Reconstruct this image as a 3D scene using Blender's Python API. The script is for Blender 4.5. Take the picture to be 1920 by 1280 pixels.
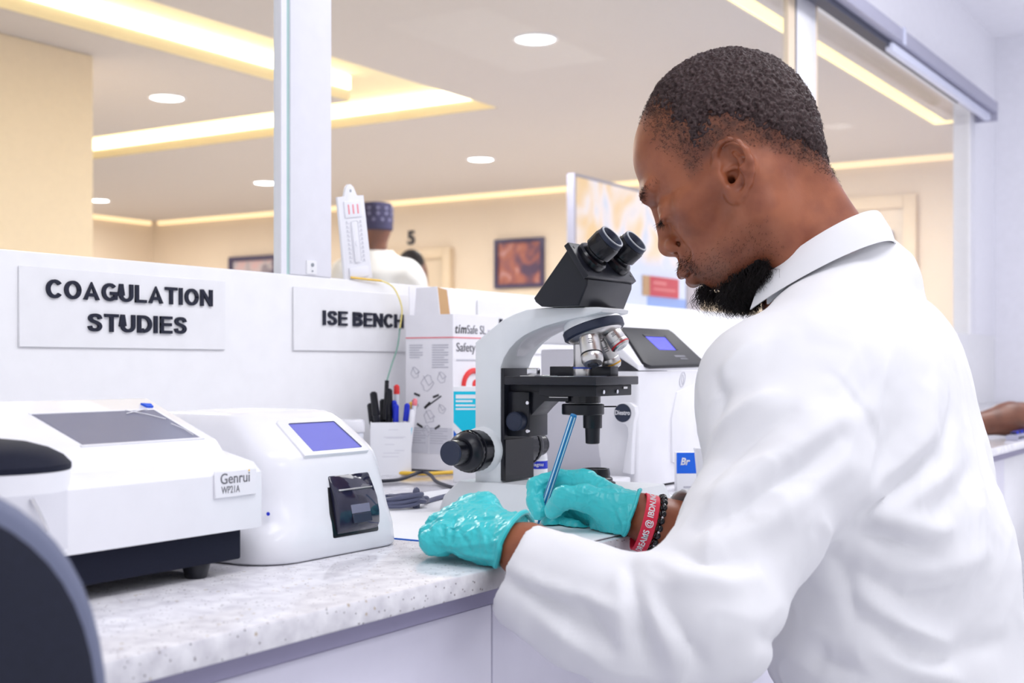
import bpy, bmesh, math, random
import numpy as np
from mathutils import Vector, Matrix, Euler

random.seed(7)
rng = np.random.default_rng(11)
SC = bpy.context.scene
COL = SC.collection
for _o in list(bpy.data.objects):
    bpy.data.objects.remove(_o)

# ------------------------------------------------------------------ camera, world, light, exposure
# X runs along the bench (away to the right), Y across it (towards the glazed partition), Z up. Metres.
FPX, HZ, ANG, CAMZ = 2430.0, 685.0, math.radians(32.37), 0.98
cam_d = bpy.data.cameras.new('camera')
cam = bpy.data.objects.new('camera', cam_d)
COL.objects.link(cam)
cam.location = (0, 0, CAMZ)
cam.rotation_euler = (math.pi / 2, 0, ANG - math.pi / 2)
cam_d.sensor_width = 36.0
cam_d.lens = FPX / 1920 * 36
cam_d.shift_y = (HZ - 640) / 1920
cam_d.clip_start = 0.05
cam_d.clip_end = 60
cam_d.dof.use_dof = True
cam_d.dof.focus_distance = 1.42
cam_d.dof.aperture_fstop = 8.0
SC.camera = cam

vs = SC.view_settings
vs.view_transform = 'Standard'
vs.look = 'None'
vs.exposure = 0.05
vs.gamma = 1.0
vs.use_curve_mapping = False

world = bpy.data.worlds.new('world')
SC.world = world
world.use_nodes = True
_bg = world.node_tree.nodes['Background']
_bg.inputs['Color'].default_value = (0.935, 0.94, 1.0, 1)
_bg.inputs['Strength'].default_value = 0.86


def area_light(name, loc, size, power, color, rot=(0, 0, 0), size_y=None, spread=180):
    d = bpy.data.lights.new(name, 'AREA')
    d.energy = power
    d.color = color
    d.spread = math.radians(spread)
    if size_y:
        d.shape = 'RECTANGLE'; d.size = size; d.size_y = size_y
    else:
        d.shape = 'DISK'; d.size = size
    o = bpy.data.objects.new(name, d)
    COL.objects.link(o)
    o.location = loc
    o.rotation_euler = rot
    return o


LAB = (0.995, 0.99, 1.0)
# ceiling panels of the laboratory (their housings are built further down at the same places)
LAB_PANELS = [(0.55, 0.05, 9), (1.9, -0.35, 10), (2.9, 0.2, 8), (3.85, 0.4, 15), (5.3, -0.6, 24), (0.2, -1.6, 11)]  # the strongest, far one is added to brighten the end walls
for i, (lx, ly, pw) in enumerate(LAB_PANELS):
    area_light('panel_lamp', (lx, ly, 2.535), 1.15, pw, LAB, size_y=0.55, spread=118 if lx > 5 else 180)
# downlights of the hall: the seen ones and their row mates
DOWN_SEEN = [(5.42, 3.30), (8.35, 5.58), (5.43, 5.88), (8.42, 7.89), (8.45, 10.09)]
DOWN_MORE = [(2.4, 3.30), (8.4, 3.30), (8.4, 1.85 + 0.9), (2.4, 5.9)]
for (lx, ly) in DOWN_SEEN + DOWN_MORE:
    area_light('downlight_lamp', (lx, ly, 2.562), 0.17, 38, (1.0, 0.97, 0.95))


# ------------------------------------------------------------------ materials
def nodes_of(name):
    m = bpy.data.materials.new(name)
    m.use_nodes = True
    nt = m.node_tree
    b = nt.nodes['Principled BSDF']
    return m, nt, b


def mat(name, col, rough=0.5, metal=0.0, spec=0.5, coat=0.0, emit=None, estr=0.0, var=0.04, vscale=30.0,
        bump=0.0, bscale=400.0, trans=0.0, alpha=1.0, sss=0.0, ior=1.45, bdist=0.001):
    m, nt, b = nodes_of(name)
    N, L = nt.nodes, nt.links
    tc = N.new('ShaderNodeTexCoord')
    nz = N.new('ShaderNodeTexNoise'); nz.inputs['Scale'].default_value = vscale; nz.inputs['Detail'].default_value = 3
    L.new(tc.outputs['Object'], nz.inputs['Vector'])
    mx = N.new('ShaderNodeMix'); mx.data_type = 'RGBA'
    a = [max(0, c * (1 - var)) for c in col]; c2 = [min(1, c * (1 + var)) for c in col]
    mx.inputs['A'].default_value = (*a, 1); mx.inputs['B'].default_value = (*c2, 1)
    L.new(nz.outputs['Fac'], mx.inputs['Factor'])
    L.new(mx.outputs['Result'], b.inputs['Base Color'])
    b.inputs['Roughness'].default_value = rough
    b.inputs['Metallic'].default_value = metal
    b.inputs['Specular IOR Level'].default_value = spec
    b.inputs['Coat Weight'].default_value = coat
    b.inputs['Transmission Weight'].default_value = trans
    b.inputs['IOR'].default_value = ior
    b.inputs['Alpha'].default_value = alpha
    if sss:
        b.inputs['Subsurface Weight'].default_value = sss
        b.inputs['Subsurface Radius'].default_value = (0.9, 0.35, 0.2)
        b.inputs['Subsurface Scale'].default_value = 0.006
    if emit:
        b.inputs['Emission Color'].default_value = (*emit, 1)
        b.inputs['Emission Strength'].default_value = estr
    if bump:
        n2 = N.new('ShaderNodeTexNoise'); n2.inputs['Scale'].default_value = bscale; n2.inputs['Detail'].default_value = 4
        L.new(tc.outputs['Object'], n2.inputs['Vector'])
        bp = N.new('ShaderNodeBump'); bp.inputs['Strength'].default_value = bump; bp.inputs['Distance'].default_value = bdist
        L.new(n2.outputs['Fac'], bp.inputs['Height'])
        L.new(bp.outputs['Normal'], b.inputs['Normal'])
    return m


def srgb(r, g, b):
    f = lambda v: (v / 255 / 12.92) if v / 255 <= 0.04045 else ((v / 255 + 0.055) / 1.055) ** 2.4
    return (f(r), f(g), f(b))


M = {}
M['wall_white'] = mat('wall_white', srgb(244, 244, 247), 0.45)
M['lab_wall'] = mat('lab_wall', srgb(242, 242, 250), 0.6)
M['ceiling_lab'] = mat('ceiling_lab', srgb(243, 243, 250), 0.8)
M['ceiling_hall'] = mat('ceiling_hall', srgb(206, 199, 197), 0.8)
M['hall_wall'] = mat('hall_wall', srgb(228, 210, 188), 0.7, vscale=3)
M['hall_column'] = mat('hall_column', srgb(245, 226, 196), 0.7)
M['trough'] = mat('trough', srgb(255, 238, 200), 0.7)  # cream puts the strips' warm glow into the colour
M['floor_hall'] = mat('floor_hall', srgb(222, 220, 220), 0.25)
M['floor_lab'] = mat('floor_lab', srgb(232, 232, 236), 0.3)
M['led_warm'] = mat('led_warm', (1, .9, .7), emit=(1.0, 0.88, 0.63), estr=3.0, var=0)
M['led_yellow'] = mat('led_yellow', (1, .9, .6), emit=(1.0, 0.86, 0.42), estr=1.3, var=0)
M['led_cornice'] = mat('led_cornice', (1, .9, .6), emit=(1.0, 0.74, 0.44), estr=0.72, var=0)
M['lamp_face'] = mat('lamp_face', (1, 1, 1), emit=(1.0, 0.98, 0.97), estr=9.0, var=0)
M['panel_face'] = mat('panel_face', (1, 1, 1), emit=(0.95, 0.96, 1.0), estr=0.6, var=0)
M['frame_white'] = mat('frame_white', srgb(238, 238, 246), 0.35)
M['white_plastic'] = mat('white_plastic', srgb(238, 238, 244), 0.35, bump=0.03, bscale=900)
M['white_gloss'] = mat('white_gloss', srgb(240, 240, 246), 0.22)
M['lilac_laminate'] = mat('lilac_laminate', srgb(228, 226, 242), 0.30)
M['kick'] = mat('kick', srgb(150, 146, 175), 0.5)
M['black_plastic'] = mat('black_plastic', srgb(22, 24, 34), 0.32, bump=0.05, bscale=1200)
M['black_satin'] = mat('black_satin', srgb(18, 19, 27), 0.22)
M['black_matte'] = mat('black_matte', srgb(20, 21, 30), 0.5)
M['navy_metal'] = mat('navy_metal', srgb(38, 46, 68), 0.45, bump=0.1, bscale=1500)
M['letter'] = mat('letter', srgb(14, 20, 44), 0.5)
M['grey_text'] = mat('grey_text', srgb(120, 120, 128), 0.6)
M['dark_text'] = mat('dark_text', srgb(60, 60, 66), 0.6)
M['chrome'] = mat('chrome', (0.75, 0.75, 0.78), 0.18, metal=1.0)
M['silver'] = mat('silver', (0.70, 0.69, 0.68), 0.3, metal=1.0)
M['scope_grey'] = mat('scope_grey', srgb(232, 236, 240), 0.38)
M['scope_shade'] = mat('scope_shade', srgb(150, 156, 164), 0.45)
M['glass_lens'] = mat('glass_lens', srgb(120, 130, 150), 0.06, coat=0.6)
M['lens_dark'] = mat('lens_dark', srgb(12, 12, 20), 0.05, coat=1.0)
M['ring_red'] = mat('ring_red', srgb(200, 40, 50), 0.4)
M['ring_yellow'] = mat('ring_yellow', srgb(228, 170, 40), 0.4)
M['ring_blue'] = mat('ring_blue', srgb(60, 90, 200), 0.4)
M['screen_grey'] = mat('screen_grey', srgb(122, 124, 146), 0.15, var=0.08, vscale=12)
M['screen_blue'] = mat('screen_blue', srgb(96, 98, 176), 0.15, emit=srgb(124, 126, 210), estr=0.40, var=0.05)
M['screen_lit'] = mat('screen_lit', srgb(60, 60, 200), 0.15, emit=srgb(92, 92, 250), estr=0.8, var=0.03)
M['tint'] = mat('tint', srgb(40, 40, 62), 0.08, coat=0.5)
M['blue_tape'] = mat('blue_tape', srgb(30, 90, 220), 0.5)
M['paper'] = mat('paper', srgb(246, 247, 252), 0.7)
M['paper_blue'] = mat('paper_blue', srgb(222, 234, 248), 0.6)
M['print_grey'] = mat('print_grey', srgb(196, 196, 206), 0.8)
M['print_pale'] = mat('print_pale', srgb(222, 222, 230), 0.8)
M['carton'] = mat('carton', srgb(246, 245, 250), 0.55)
M['brown_card'] = mat('brown_card', srgb(205, 165, 120), 0.8)
M['cyan'] = mat('cyan', srgb(0, 205, 235), 0.4)
M['blue'] = mat('blue', srgb(20, 100, 205), 0.4)
M['deep_blue'] = mat('deep_blue', srgb(28, 50, 200), 0.35)
M['red'] = mat('red', srgb(235, 60, 60), 0.4)
M['pinkred'] = mat('pinkred', srgb(240, 130, 140), 0.5)
M['crimson'] = mat('crimson', srgb(212, 24, 70), 0.5)
M['yellow_cable'] = mat('yellow_cable', srgb(245, 200, 70), 0.4)
M['green_cable'] = mat('green_cable', srgb(120, 165, 150), 0.4)
M['pale_cable'] = mat('pale_cable', srgb(250, 232, 140), 0.4)
M['grey_cable'] = mat('grey_cable', srgb(92, 96, 122), 0.45)
M['dark_cable'] = mat('dark_cable', srgb(36, 38, 52), 0.4)
M['chair_shell'] = mat('chair_shell', srgb(104, 110, 136), 0.55, bump=0.1, bscale=900)
M['chair_cloth'] = mat('chair_cloth', srgb(24, 28, 46), 0.85, var=0.25, vscale=300, bump=0.3, bscale=1500)
M['pen_blue'] = mat('pen_blue', srgb(26, 120, 180), 0.25)
M['pen_white'] = mat('pen_white', srgb(190, 225, 240), 0.25)
M['clear_plastic'] = mat('clear_plastic', srgb(225, 228, 238), 0.25)
M['coat'] = mat('coat', srgb(232, 232, 236), 0.75, spec=0.2, var=0.015, bump=0.12, bscale=1600, bdist=0.0004)
M['garment'] = mat('garment', srgb(222, 221, 222), 0.8, spec=0.2)
M['glove'] = mat('glove', srgb(62, 200, 206), 0.33, spec=0.5, var=0.06, vscale=25, bump=0.25, bscale=160, bdist=0.0012)
M['hair'] = mat('hair', srgb(62, 46, 46), 0.55, spec=0.4, var=0.8, vscale=330)
M['beard'] = mat('beard', srgb(24, 18, 20), 0.6, spec=0.3)
M['trousers'] = mat('trousers', srgb(60, 62, 80), 0.8)
M['shoe'] = mat('shoe', srgb(30, 28, 30), 0.4)
M['rubber_red'] = mat('rubber_red', srgb(226, 44, 74), 0.45)
M['bead'] = mat('bead', srgb(14, 13, 18), 0.12, coat=0.5)
M['cap_cloth'] = mat('cap_cloth', srgb(52, 48, 80), 0.85, var=0.5, vscale=22)
M['cap_patch'] = mat('cap_patch', srgb(120, 118, 150), 0.85, var=0.2)
M['door_wood'] = mat('door_wood', srgb(216, 196, 170), 0.5)
M['door_frame'] = mat('door_frame', srgb(222, 200, 170), 0.5)
M['pic_frame'] = mat('pic_frame', srgb(70, 62, 92), 0.5)
M['blind_grey'] = mat('blind_grey', srgb(168, 168, 190), 0.4)
M['blind_dark'] = mat('blind_dark', srgb(50, 54, 74), 0.5)
M['blind_white'] = mat('blind_white', srgb(214, 218, 240), 0.4)
M['navy_matte'] = mat('navy_matte', srgb(26, 29, 46), 0.75, spec=0.25, var=0.2, vscale=500)
M['scope_inlay'] = mat('scope_inlay', srgb(206, 211, 217), 0.3)
M['side_grey'] = mat('side_grey', srgb(206, 205, 214), 0.4)
M['box_blue'] = mat('box_blue', srgb(22, 104, 228), 0.4)
M['glass_edge'] = mat('glass_edge', srgb(176, 208, 204), 0.2)
M['iris'] = mat('iris', srgb(40, 24, 18), 0.1, coat=1.0)


def glass_mat():
    m, nt, b = nodes_of('window_glass')
    N, L = nt.nodes, nt.links
    out = N['Material Output']
    tr = N.new('ShaderNodeBsdfTransparent'); tr.inputs['Color'].default_value = (0.97, 0.985, 0.98, 1)
    gl = N.new('ShaderNodeBsdfGlossy'); gl.inputs['Roughness'].default_value = 0.02
    fr = N.new('ShaderNodeLayerWeight'); fr.inputs['Blend'].default_value = 0.5
    pw = N.new('ShaderNodeMath'); pw.operation = 'POWER'; pw.inputs[1].default_value = 5.0
    L.new(fr.outputs['Facing'], pw.inputs[0])
    mr = N.new('ShaderNodeMapRange'); mr.inputs['To Min'].default_value = 0.006; mr.inputs['To Max'].default_value = 0.8
    L.new(pw.outputs[0], mr.inputs['Value'])
    mx = N.new('ShaderNodeMixShader')
    L.new(mr.outputs['Result'], mx.inputs[0]); L.new(tr.outputs[0], mx.inputs[1]); L.new(gl.outputs[0], mx.inputs[2])
    L.new(mx.outputs[0], out.inputs['Surface'])
    N.remove(b)
    return m


def quartz_mat():
    m, nt, b = nodes_of('quartz')
    N, L = nt.nodes, nt.links
    tc = N.new('ShaderNodeTexCoord')
    base = N.new('ShaderNodeTexNoise'); base.inputs['Scale'].default_value = 60; base.inputs['Detail'].default_value = 6
    L.new(tc.outputs['Object'], base.inputs['Vector'])
    rb = N.new('ShaderNodeValToRGB')
    rb.color_ramp.elements[0].position = 0.3; rb.color_ramp.elements[0].color = (*srgb(208, 206, 214), 1)
    rb.color_ramp.elements[1].position = 0.65; rb.color_ramp.elements[1].color = (*srgb(236, 235, 240), 1)
    L.new(base.outputs['Fac'], rb.inputs['Fac'])
    prev = rb.outputs['Color']
    for sc_, lo, colr, dens in ((330, 0.30, srgb(140, 132, 138), 0.93), (190, 0.28, srgb(190, 176, 160), 0.965), (420, 0.32, srgb(90, 86, 98), 0.95)):
        v = N.new('ShaderNodeTexVoronoi'); v.inputs['Scale'].default_value = sc_; v.inputs['Randomness'].default_value = 1.0
        L.new(tc.outputs['Object'], v.inputs['Vector'])
        lt = N.new('ShaderNodeMath'); lt.operation = 'LESS_THAN'; lt.inputs[1].default_value = lo
        L.new(v.outputs['Distance'], lt.inputs[0])
        sp = N.new('ShaderNodeSeparateColor'); L.new(v.outputs['Color'], sp.inputs[0])
        gt = N.new('ShaderNodeMath'); gt.operation = 'GREATER_THAN'; gt.inputs[1].default_value = dens
        L.new(sp.outputs[0], gt.inputs[0])
        mu = N.new('ShaderNodeMath'); mu.operation = 'MULTIPLY'
        L.new(lt.outputs[0], mu.inputs[0]); L.new(gt.outputs[0], mu.inputs[1])
        mx = N.new('ShaderNodeMix'); mx.data_type = 'RGBA'
        mx.inputs['B'].default_value = (*colr, 1)
        L.new(mu.outputs[0], mx.inputs['Factor']); L.new(prev, mx.inputs['A'])
        prev = mx.outputs['Result']
    L.new(prev, b.inputs['Base Color'])
    b.inputs['Roughness'].default_value = 0.10
    return m


def ramp_mat(name, build):
    m, nt, b = nodes_of(name)
    build(nt.nodes, nt.links, b)
    return m


M['glass'] = glass_mat()
M['quartz'] = quartz_mat()


def skin_mat(name, base, dark, attr=None, rough=0.42):
    m, nt, b = nodes_of(name)
    N, L = nt.nodes, nt.links
    tc = N.new('ShaderNodeTexCoord')
    n1 = N.new('ShaderNodeTexNoise'); n1.inputs['Scale'].default_value = 28; n1.inputs['Detail'].default_value = 5
    L.new(tc.outputs['Object'], n1.inputs['Vector'])
    mx = N.new('ShaderNodeMix'); mx.data_type = 'RGBA'
    mx.inputs['A'].default_value = (*dark, 1); mx.inputs['B'].default_value = (*base, 1)
    rp = N.new('ShaderNodeMapRange'); rp.inputs['From Min'].default_value = 0.3; rp.inputs['From Max'].default_value = 0.6
    L.new(n1.outputs['Fac'], rp.inputs['Value']); L.new(rp.outputs['Result'], mx.inputs['Factor'])
    prev = mx.outputs['Result']
    if attr:
        at = N.new('ShaderNodeAttribute'); at.attribute_name = attr
        m2 = N.new('ShaderNodeMix'); m2.data_type = 'RGBA'; m2.blend_type = 'MULTIPLY'; m2.inputs['Factor'].default_value = 1
        L.new(prev, m2.inputs['A']); L.new(at.outputs['Color'], m2.inputs['B'])
        prev = m2.outputs['Result']
    L.new(prev, b.inputs['Base Color'])
    b.inputs['Roughness'].default_value = rough
    b.inputs['Specular IOR Level'].default_value = 0.45
    b.inputs['Subsurface Weight'].default_value = 0.15
    b.inputs['Subsurface Radius'].default_value = (1.0, 0.4, 0.2)
    b.inputs['Subsurface Scale'].default_value = 0.004
    n2 = N.new('ShaderNodeTexNoise'); n2.inputs['Scale'].default_value = 700; n2.inputs['Detail'].default_value = 3
    L.new(tc.outputs['Object'], n2.inputs['Vector'])
    bp = N.new('ShaderNodeBump'); bp.inputs['Strength'].default_value = 0.18; bp.inputs['Distance'].default_value = 0.0006
    L.new(n2.outputs['Fac'], bp.inputs['Height']); L.new(bp.outputs['Normal'], b.inputs['Normal'])
    return m


M['skin'] = skin_mat('skin', srgb(160, 94, 64), srgb(132, 72, 50), 'tone', rough=.40)
M['skin_far'] = skin_mat('skin_far', srgb(120, 76, 58), srgb(100, 62, 48))


# ------------------------------------------------------------------ mesh helpers
def finish(o, me, m, parent, smooth):
    if m is not None:
        for mm in (m if isinstance(m, (list, tuple)) else [m]):
            me.materials.append(M[mm] if isinstance(mm, str) else mm)
    if smooth:
        me.shade_smooth()
        me.set_sharp_from_angle(angle=math.radians(smooth if smooth is not True else 38))
    COL.objects.link(o)
    if parent is not None:
        o.parent = parent
        o.matrix_parent_inverse = parent.matrix_world.inverted()


class B:
    """Collects boxes, prisms, tubes, turned shapes into one mesh (world coordinates, or local under XF)."""

    def __init__(self, xf=None):
        self.bm = bmesh.new()
        self.xf = xf

    def _v(self, p):
        p = Vector(p)
        return self.bm.verts.new(self.xf @ p if self.xf else p)

    def box(self, lo, hi, bev=0.0, seg=2, M_=None):
        cs = [(x, y, z) for z in (lo[2], hi[2]) for y in (lo[1], hi[1]) for x in (lo[0], hi[0])]
        if M_ is not None:
            cs = [M_ @ Vector(c_) for c_ in cs]
        v = [self._v(c_) for c_ in cs]
        fs = [self.bm.faces.new([v[i] for i in f]) for f in ((0, 2, 3, 1), (4, 5, 7, 6), (0, 1, 5, 4), (2, 6, 7, 3), (0, 4, 6, 2), (1, 3, 7, 5))]
        if bev:
            es = list({e for f in fs for e in f.edges})
            bmesh.ops.bevel(self.bm, geom=es, offset=bev, segments=seg, profile=0.5, affect='EDGES')
        return self

    def prism(self, pts, fr, a, b_, bev=0.0, seg=2):
        """pts: 2-D outline; fr(u, v, w) maps outline point and extrusion w to space."""
        n = len(pts)
        lo = [self._v(fr(p[0], p[1], a)) for p in pts]
        hi = [self._v(fr(p[0], p[1], b_)) for p in pts]
        fs = [self.bm.faces.new(lo[::-1]), self.bm.faces.new(hi)]
        for i in range(n):
            j = (i + 1) % n
            fs.append(self.bm.faces.new((lo[i], lo[j], hi[j], hi[i])))
        bmesh.ops.recalc_face_normals(self.bm, faces=fs)
        if bev:
            es = list({e for f in fs[:2] for e in f.edges})
            bmesh.ops.bevel(self.bm, geom=es, offset=bev, segments=seg, profile=0.5, affect='EDGES')
        return self

    def loft(self, rings, closed=True, cap=True):
        R = [[self._v(p) for p in r] for r in rings]
        fs = []
        n = len(R[0])
        for i in range(len(R) - 1):
            for j in range(n if closed else n - 1):
                k = (j + 1) % n
                fs.append(self.bm.faces.new((R[i][j], R[i][k], R[i + 1][k], R[i + 1][j])))
        if cap and closed:
            fs.append(self.bm.faces.new(R[0][::-1]))
            fs.append(self.bm.faces.new(R[-1]))
        bmesh.ops.recalc_face_normals(self.bm, faces=fs)
        return self

    @staticmethod
    def basis(axis):
        a = Vector(axis).normalized()
        h = Vector((0, 0, 1)) if abs(a.z) < 0.9 else Vector((1, 0, 0))
        e1 = a.cross(h).normalized()
        return a, e1, a.cross(e1).normalized()

    def lathe(self, prof, org, axis=(0, 0, 1), seg=32, ex=1.0, ey=1.0, e=None, cap=True):
        """prof: (radius, height) list along axis from org."""
        a, e1, e2 = self.basis(axis)
        if e is not None:
            e1 = Vector(e).normalized(); e2 = a.cross(e1).normalized()
        org = Vector(org)
        rings = []
        for r, h in prof:
            r = max(r, 1e-5)
            rings.append([org + a * h + (e1 * ex * math.cos(2 * math.pi * k / seg) + e2 * ey * math.sin(2 * math.pi * k / seg)) * r for k in range(seg)])
        return self.loft(rings, cap=cap)

    def cyl(self, p0, p1, r0, r1=None, seg=24, bev=0.0):
        p0, p1 = Vector(p0), Vector(p1)
        L_ = (p1 - p0).length
        r1 = r0 if r1 is None else r1
        pr = [(r0, 0), (r1, L_)]
        if bev:
            pr = [(r0 - bev, 0), (r0 - bev * .3, bev * .3), (r0, bev), (r1, L_ - bev), (r1 - bev * .3, L_ - bev * .3), (r1 - bev, L_)]
        return self.lathe(pr, p0, p1 - p0, seg)

    def tube(self, pts, r, seg=10, closed=False, rr=None):
        pts = [Vector(p) for p in pts]
        n = len(pts)
        rings = []
        prev = None
        for i, p in enumerate(pts):
            if closed:
                t = pts[(i + 1) % n] - pts[(i - 1) % n]
            else:
                t = pts[min(i + 1, n - 1)] - pts[max(i - 1, 0)]
            t.normalize()
            if prev is None:
                _, e1, e2 = self.basis(t)
            else:
                e1 = (prev - t * prev.dot(t)).normalized(); e2 = t.cross(e1)
            prev = e1
            q = rr[i] if rr else r
            rings.append([p + (e1 * math.cos(2 * math.pi * k / seg) + e2 * math.sin(2 * math.pi * k / seg)) * q for k in range(seg)])
        if closed:
            rings.append(rings[0])
            R = [[self._v(p) for p in r_] for r_ in rings[:-1]]
            fs = []
            for i in range(n):
                A_, B_ = R[i], R[(i + 1) % n]
                best = min(range(seg), key=lambda s: (A_[0].co - B_[s].co).length)
                for j in range(seg):
                    k = (j + 1) % seg
                    fs.append(self.bm.faces.new((A_[j], A_[k], B_[(k + best) % seg], B_[(j + best) % seg])))
            bmesh.ops.recalc_face_normals(self.bm, faces=fs)
            return self
        return self.loft(rings)

    def ell(self, c_, r, seg=24, rings=14, R_=None):
        c_ = Vector(c_)
        rs = []
        for i in range(rings + 1):
            th = math.pi * i / rings
            s = max(math.sin(th), 1e-4)
            ring = []
            for k in range(seg):
                ph = 2 * math.pi * k / seg
                p = Vector((r[0] * s * math.cos(ph), r[1] * s * math.sin(ph), -r[2] * math.cos(th)))
                ring.append(c_ + (R_ @ p if R_ else p))
            rs.append(ring)
        return self.loft(rs)

    def obj(self, name, m, parent=None, smooth=38, weld=1e-6):
        bmesh.ops.remove_doubles(self.bm, verts=self.bm.verts, dist=weld)
        me = bpy.data.meshes.new(name)
        self.bm.to_mesh(me)
        self.bm.free()
        o = bpy.data.objects.new(name, me)
        finish(o, me, m, parent, smooth)
        return o


def tag(o, label=None, cat=None, group=None, kind=None):
    if label: o['label'] = label
    if cat: o['category'] = cat
    if group: o['group'] = group
    if kind: o['kind'] = kind
    return o


def thing(name, loc, label, cat, group=None, rz=0.0):
    o = bpy.data.objects.new(name, None)
    o.empty_display_size = 0.05
    COL.objects.link(o)
    o.location = loc
    o.rotation_euler = (0, 0, rz)
    bpy.context.view_layer.update()
    return tag(o, label, cat, group)


def copy_tree(o, parent=None):
    c_ = o.copy()
    COL.objects.link(c_)
    if parent is not None:
        c_.parent = parent
    for ch in list(o.children):
        copy_tree(ch, c_)
    return c_


def struct(b, name, m, parent=None, smooth=38):
    o = b.obj(name, m, parent, smooth)
    if parent is None:
        o['kind'] = 'structure'
    return o


FONT = None


def text_mesh(body, xf, width=None, height=None, depth=0.001, bold=0.0, spacing=1.0, align='LEFT', shear=0.0, line=1.0):
    """Letters as a mesh in the plane of xf (x along the line, y up, z out of the sign)."""
    cu = bpy.data.curves.new('t', 'FONT')
    cu.body = body
    cu.size = 1.0
    cu.extrude = 0.0
    cu.offset = bold
    cu.shear = shear
    cu.space_character = spacing
    cu.space_line = line
    cu.align_x = align
    cu.resolution_u = 4
    o = bpy.data.objects.new('t', cu)
    COL.objects.link(o)
    dg = bpy.context.evaluated_depsgraph_get()
    dg.update()
    me = bpy.data.meshes.new_from_object(o.evaluated_get(dg))
    bpy.data.objects.remove(o)
    bm = bmesh.new(); bm.from_mesh(me)
    bpy.data.meshes.remove(me)
    xs = [v.co.x for v in bm.verts]; ys = [v.co.y for v in bm.verts]
    x0, x1, y0, y1 = min(xs), max(xs), min(ys), max(ys)
    sx = width / (x1 - x0) if width else None
    sy = height / (y1 - y0) if height else None
    sx = sx or sy; sy = sy or sx
    bmesh.ops.dissolve_limit(bm, angle_limit=0.02, verts=bm.verts, edges=bm.edges)
    r = bmesh.ops.extrude_face_region(bm, geom=list(bm.faces))
    top = {g for g in r['geom'] if isinstance(g, bmesh.types.BMVert)}
    for v in bm.verts:
        p = Vector(((v.co.x - x0) * sx, (v.co.y - y0) * sy, depth if v in top else 0.0))
        v.co = xf @ p
    bmesh.ops.recalc_face_normals(bm, faces=bm.faces)
    return bm


def text_obj(name, m, parent, body, xf, **k):
    bm = text_mesh(body, xf, **k)
    me = bpy.data.meshes.new(name)
    bm.to_mesh(me); bm.free()
    o = bpy.data.objects.new(name, me)
    finish(o, me, m, parent, False)
    return o


def frame(org, ex, ey):
    ex = Vector(ex).normalized(); ey = Vector(ey); ey = (ey - ex * ey.dot(ex)).normalized()
    ez = ex.cross(ey)
    return Matrix(((ex.x, ey.x, ez.x, org[0]), (ex.y, ey.y, ez.y, org[1]), (ex.z, ey.z, ez.z, org[2]), (0, 0, 0, 1)))


def smoothpath(pts, n=8, closed=False):
    """Catmull-Rom through 3-D points."""
    P_ = [Vector(p) for p in pts]
    out = []
    m_ = len(P_)
    rngs = range(m_) if closed else range(m_ - 1)
    for i in rngs:
        if closed:
            p0, p1, p2, p3 = P_[(i - 1) % m_], P_[i], P_[(i + 1) % m_], P_[(i + 2) % m_]
        else:
            p0, p1, p2, p3 = P_[max(i - 1, 0)], P_[i], P_[i + 1], P_[min(i + 2, m_ - 1)]
        for k in range(n):
            t = k / n
            out.append(0.5 * ((2 * p1) + (p2 - p0) * t + (2 * p0 - 5 * p1 + 4 * p2 - p3) * t * t + (3 * p1 - p0 - 3 * p2 + p3) * t ** 3))
    if not closed:
        out.append(P_[-1])
    return out


# ------------------------------------------------------------------ setting: the two rooms
YF, YP, ZT, CEIL = 0.630, 1.400, 0.800, 2.580
XW, XS, YB = 10.05, 6.62, 11.1
struct(B().box((-1.6, -3.0, -0.05), (XS, YP, 0.0)), 'floor', 'floor_lab')
struct(B().box((-1.6, YP + .1, -0.05), (XW, YB, 0.0)), 'floor.001', 'floor_hall')
struct(B().box((-1.6, -3.0, CEIL), (XS, YP + .1, CEIL + .1)), 'ceiling', 'ceiling_lab')
struct(B().box((XS, -3.0, 0), (XS + .1, YP + .12, CEIL)), 'wall_right', 'lab_wall')
# low partition under the glazing, jambs and the wall over it
struct(B().box((-1.6, YP, 0), (XS, YP + .10, 1.125), bev=0.003), 'wall_middle', 'wall_white')
struct(B().box((6.1846 + .03, YP, 1.125), (XS, YP + .10, CEIL)), 'wall_middle.001', 'lab_wall')
struct(B().box((-1.6, YP, 2.20), (6.2146, YP + .10, CEIL)), 'wall_middle.002', 'lab_wall')
# mullions (aluminium posts), with screw plate on the first one
def mullion(x0, x1, name):
    o = struct(B().box((x0, YP, 1.125), (x1, YP + .022, 2.20), bev=0.002), name, 'frame_white')
    return o
m1 = mullion(1.5515, 1.6515, 'trim_1')
mp = B().box((1.588, YP - .002, 1.128), (1.612, YP, 1.150)).obj('fixing_plate', 'wall_white', m1)
B().cyl((1.601, YP - .0035, 1.143), (1.601, YP - .002, 1.143), 0.003).obj('screw', 'scope_shade', mp)
B().cyl((1.601, YP - .003, 1.133), (1.601, YP - .002, 1.133), 0.0015).obj('screw', 'scope_shade', mp)
m2 = mullion(3.8562, 4.0273, 'trim_2')
m3 = mullion(6.1846, 6.2146, 'trim_3')
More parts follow.
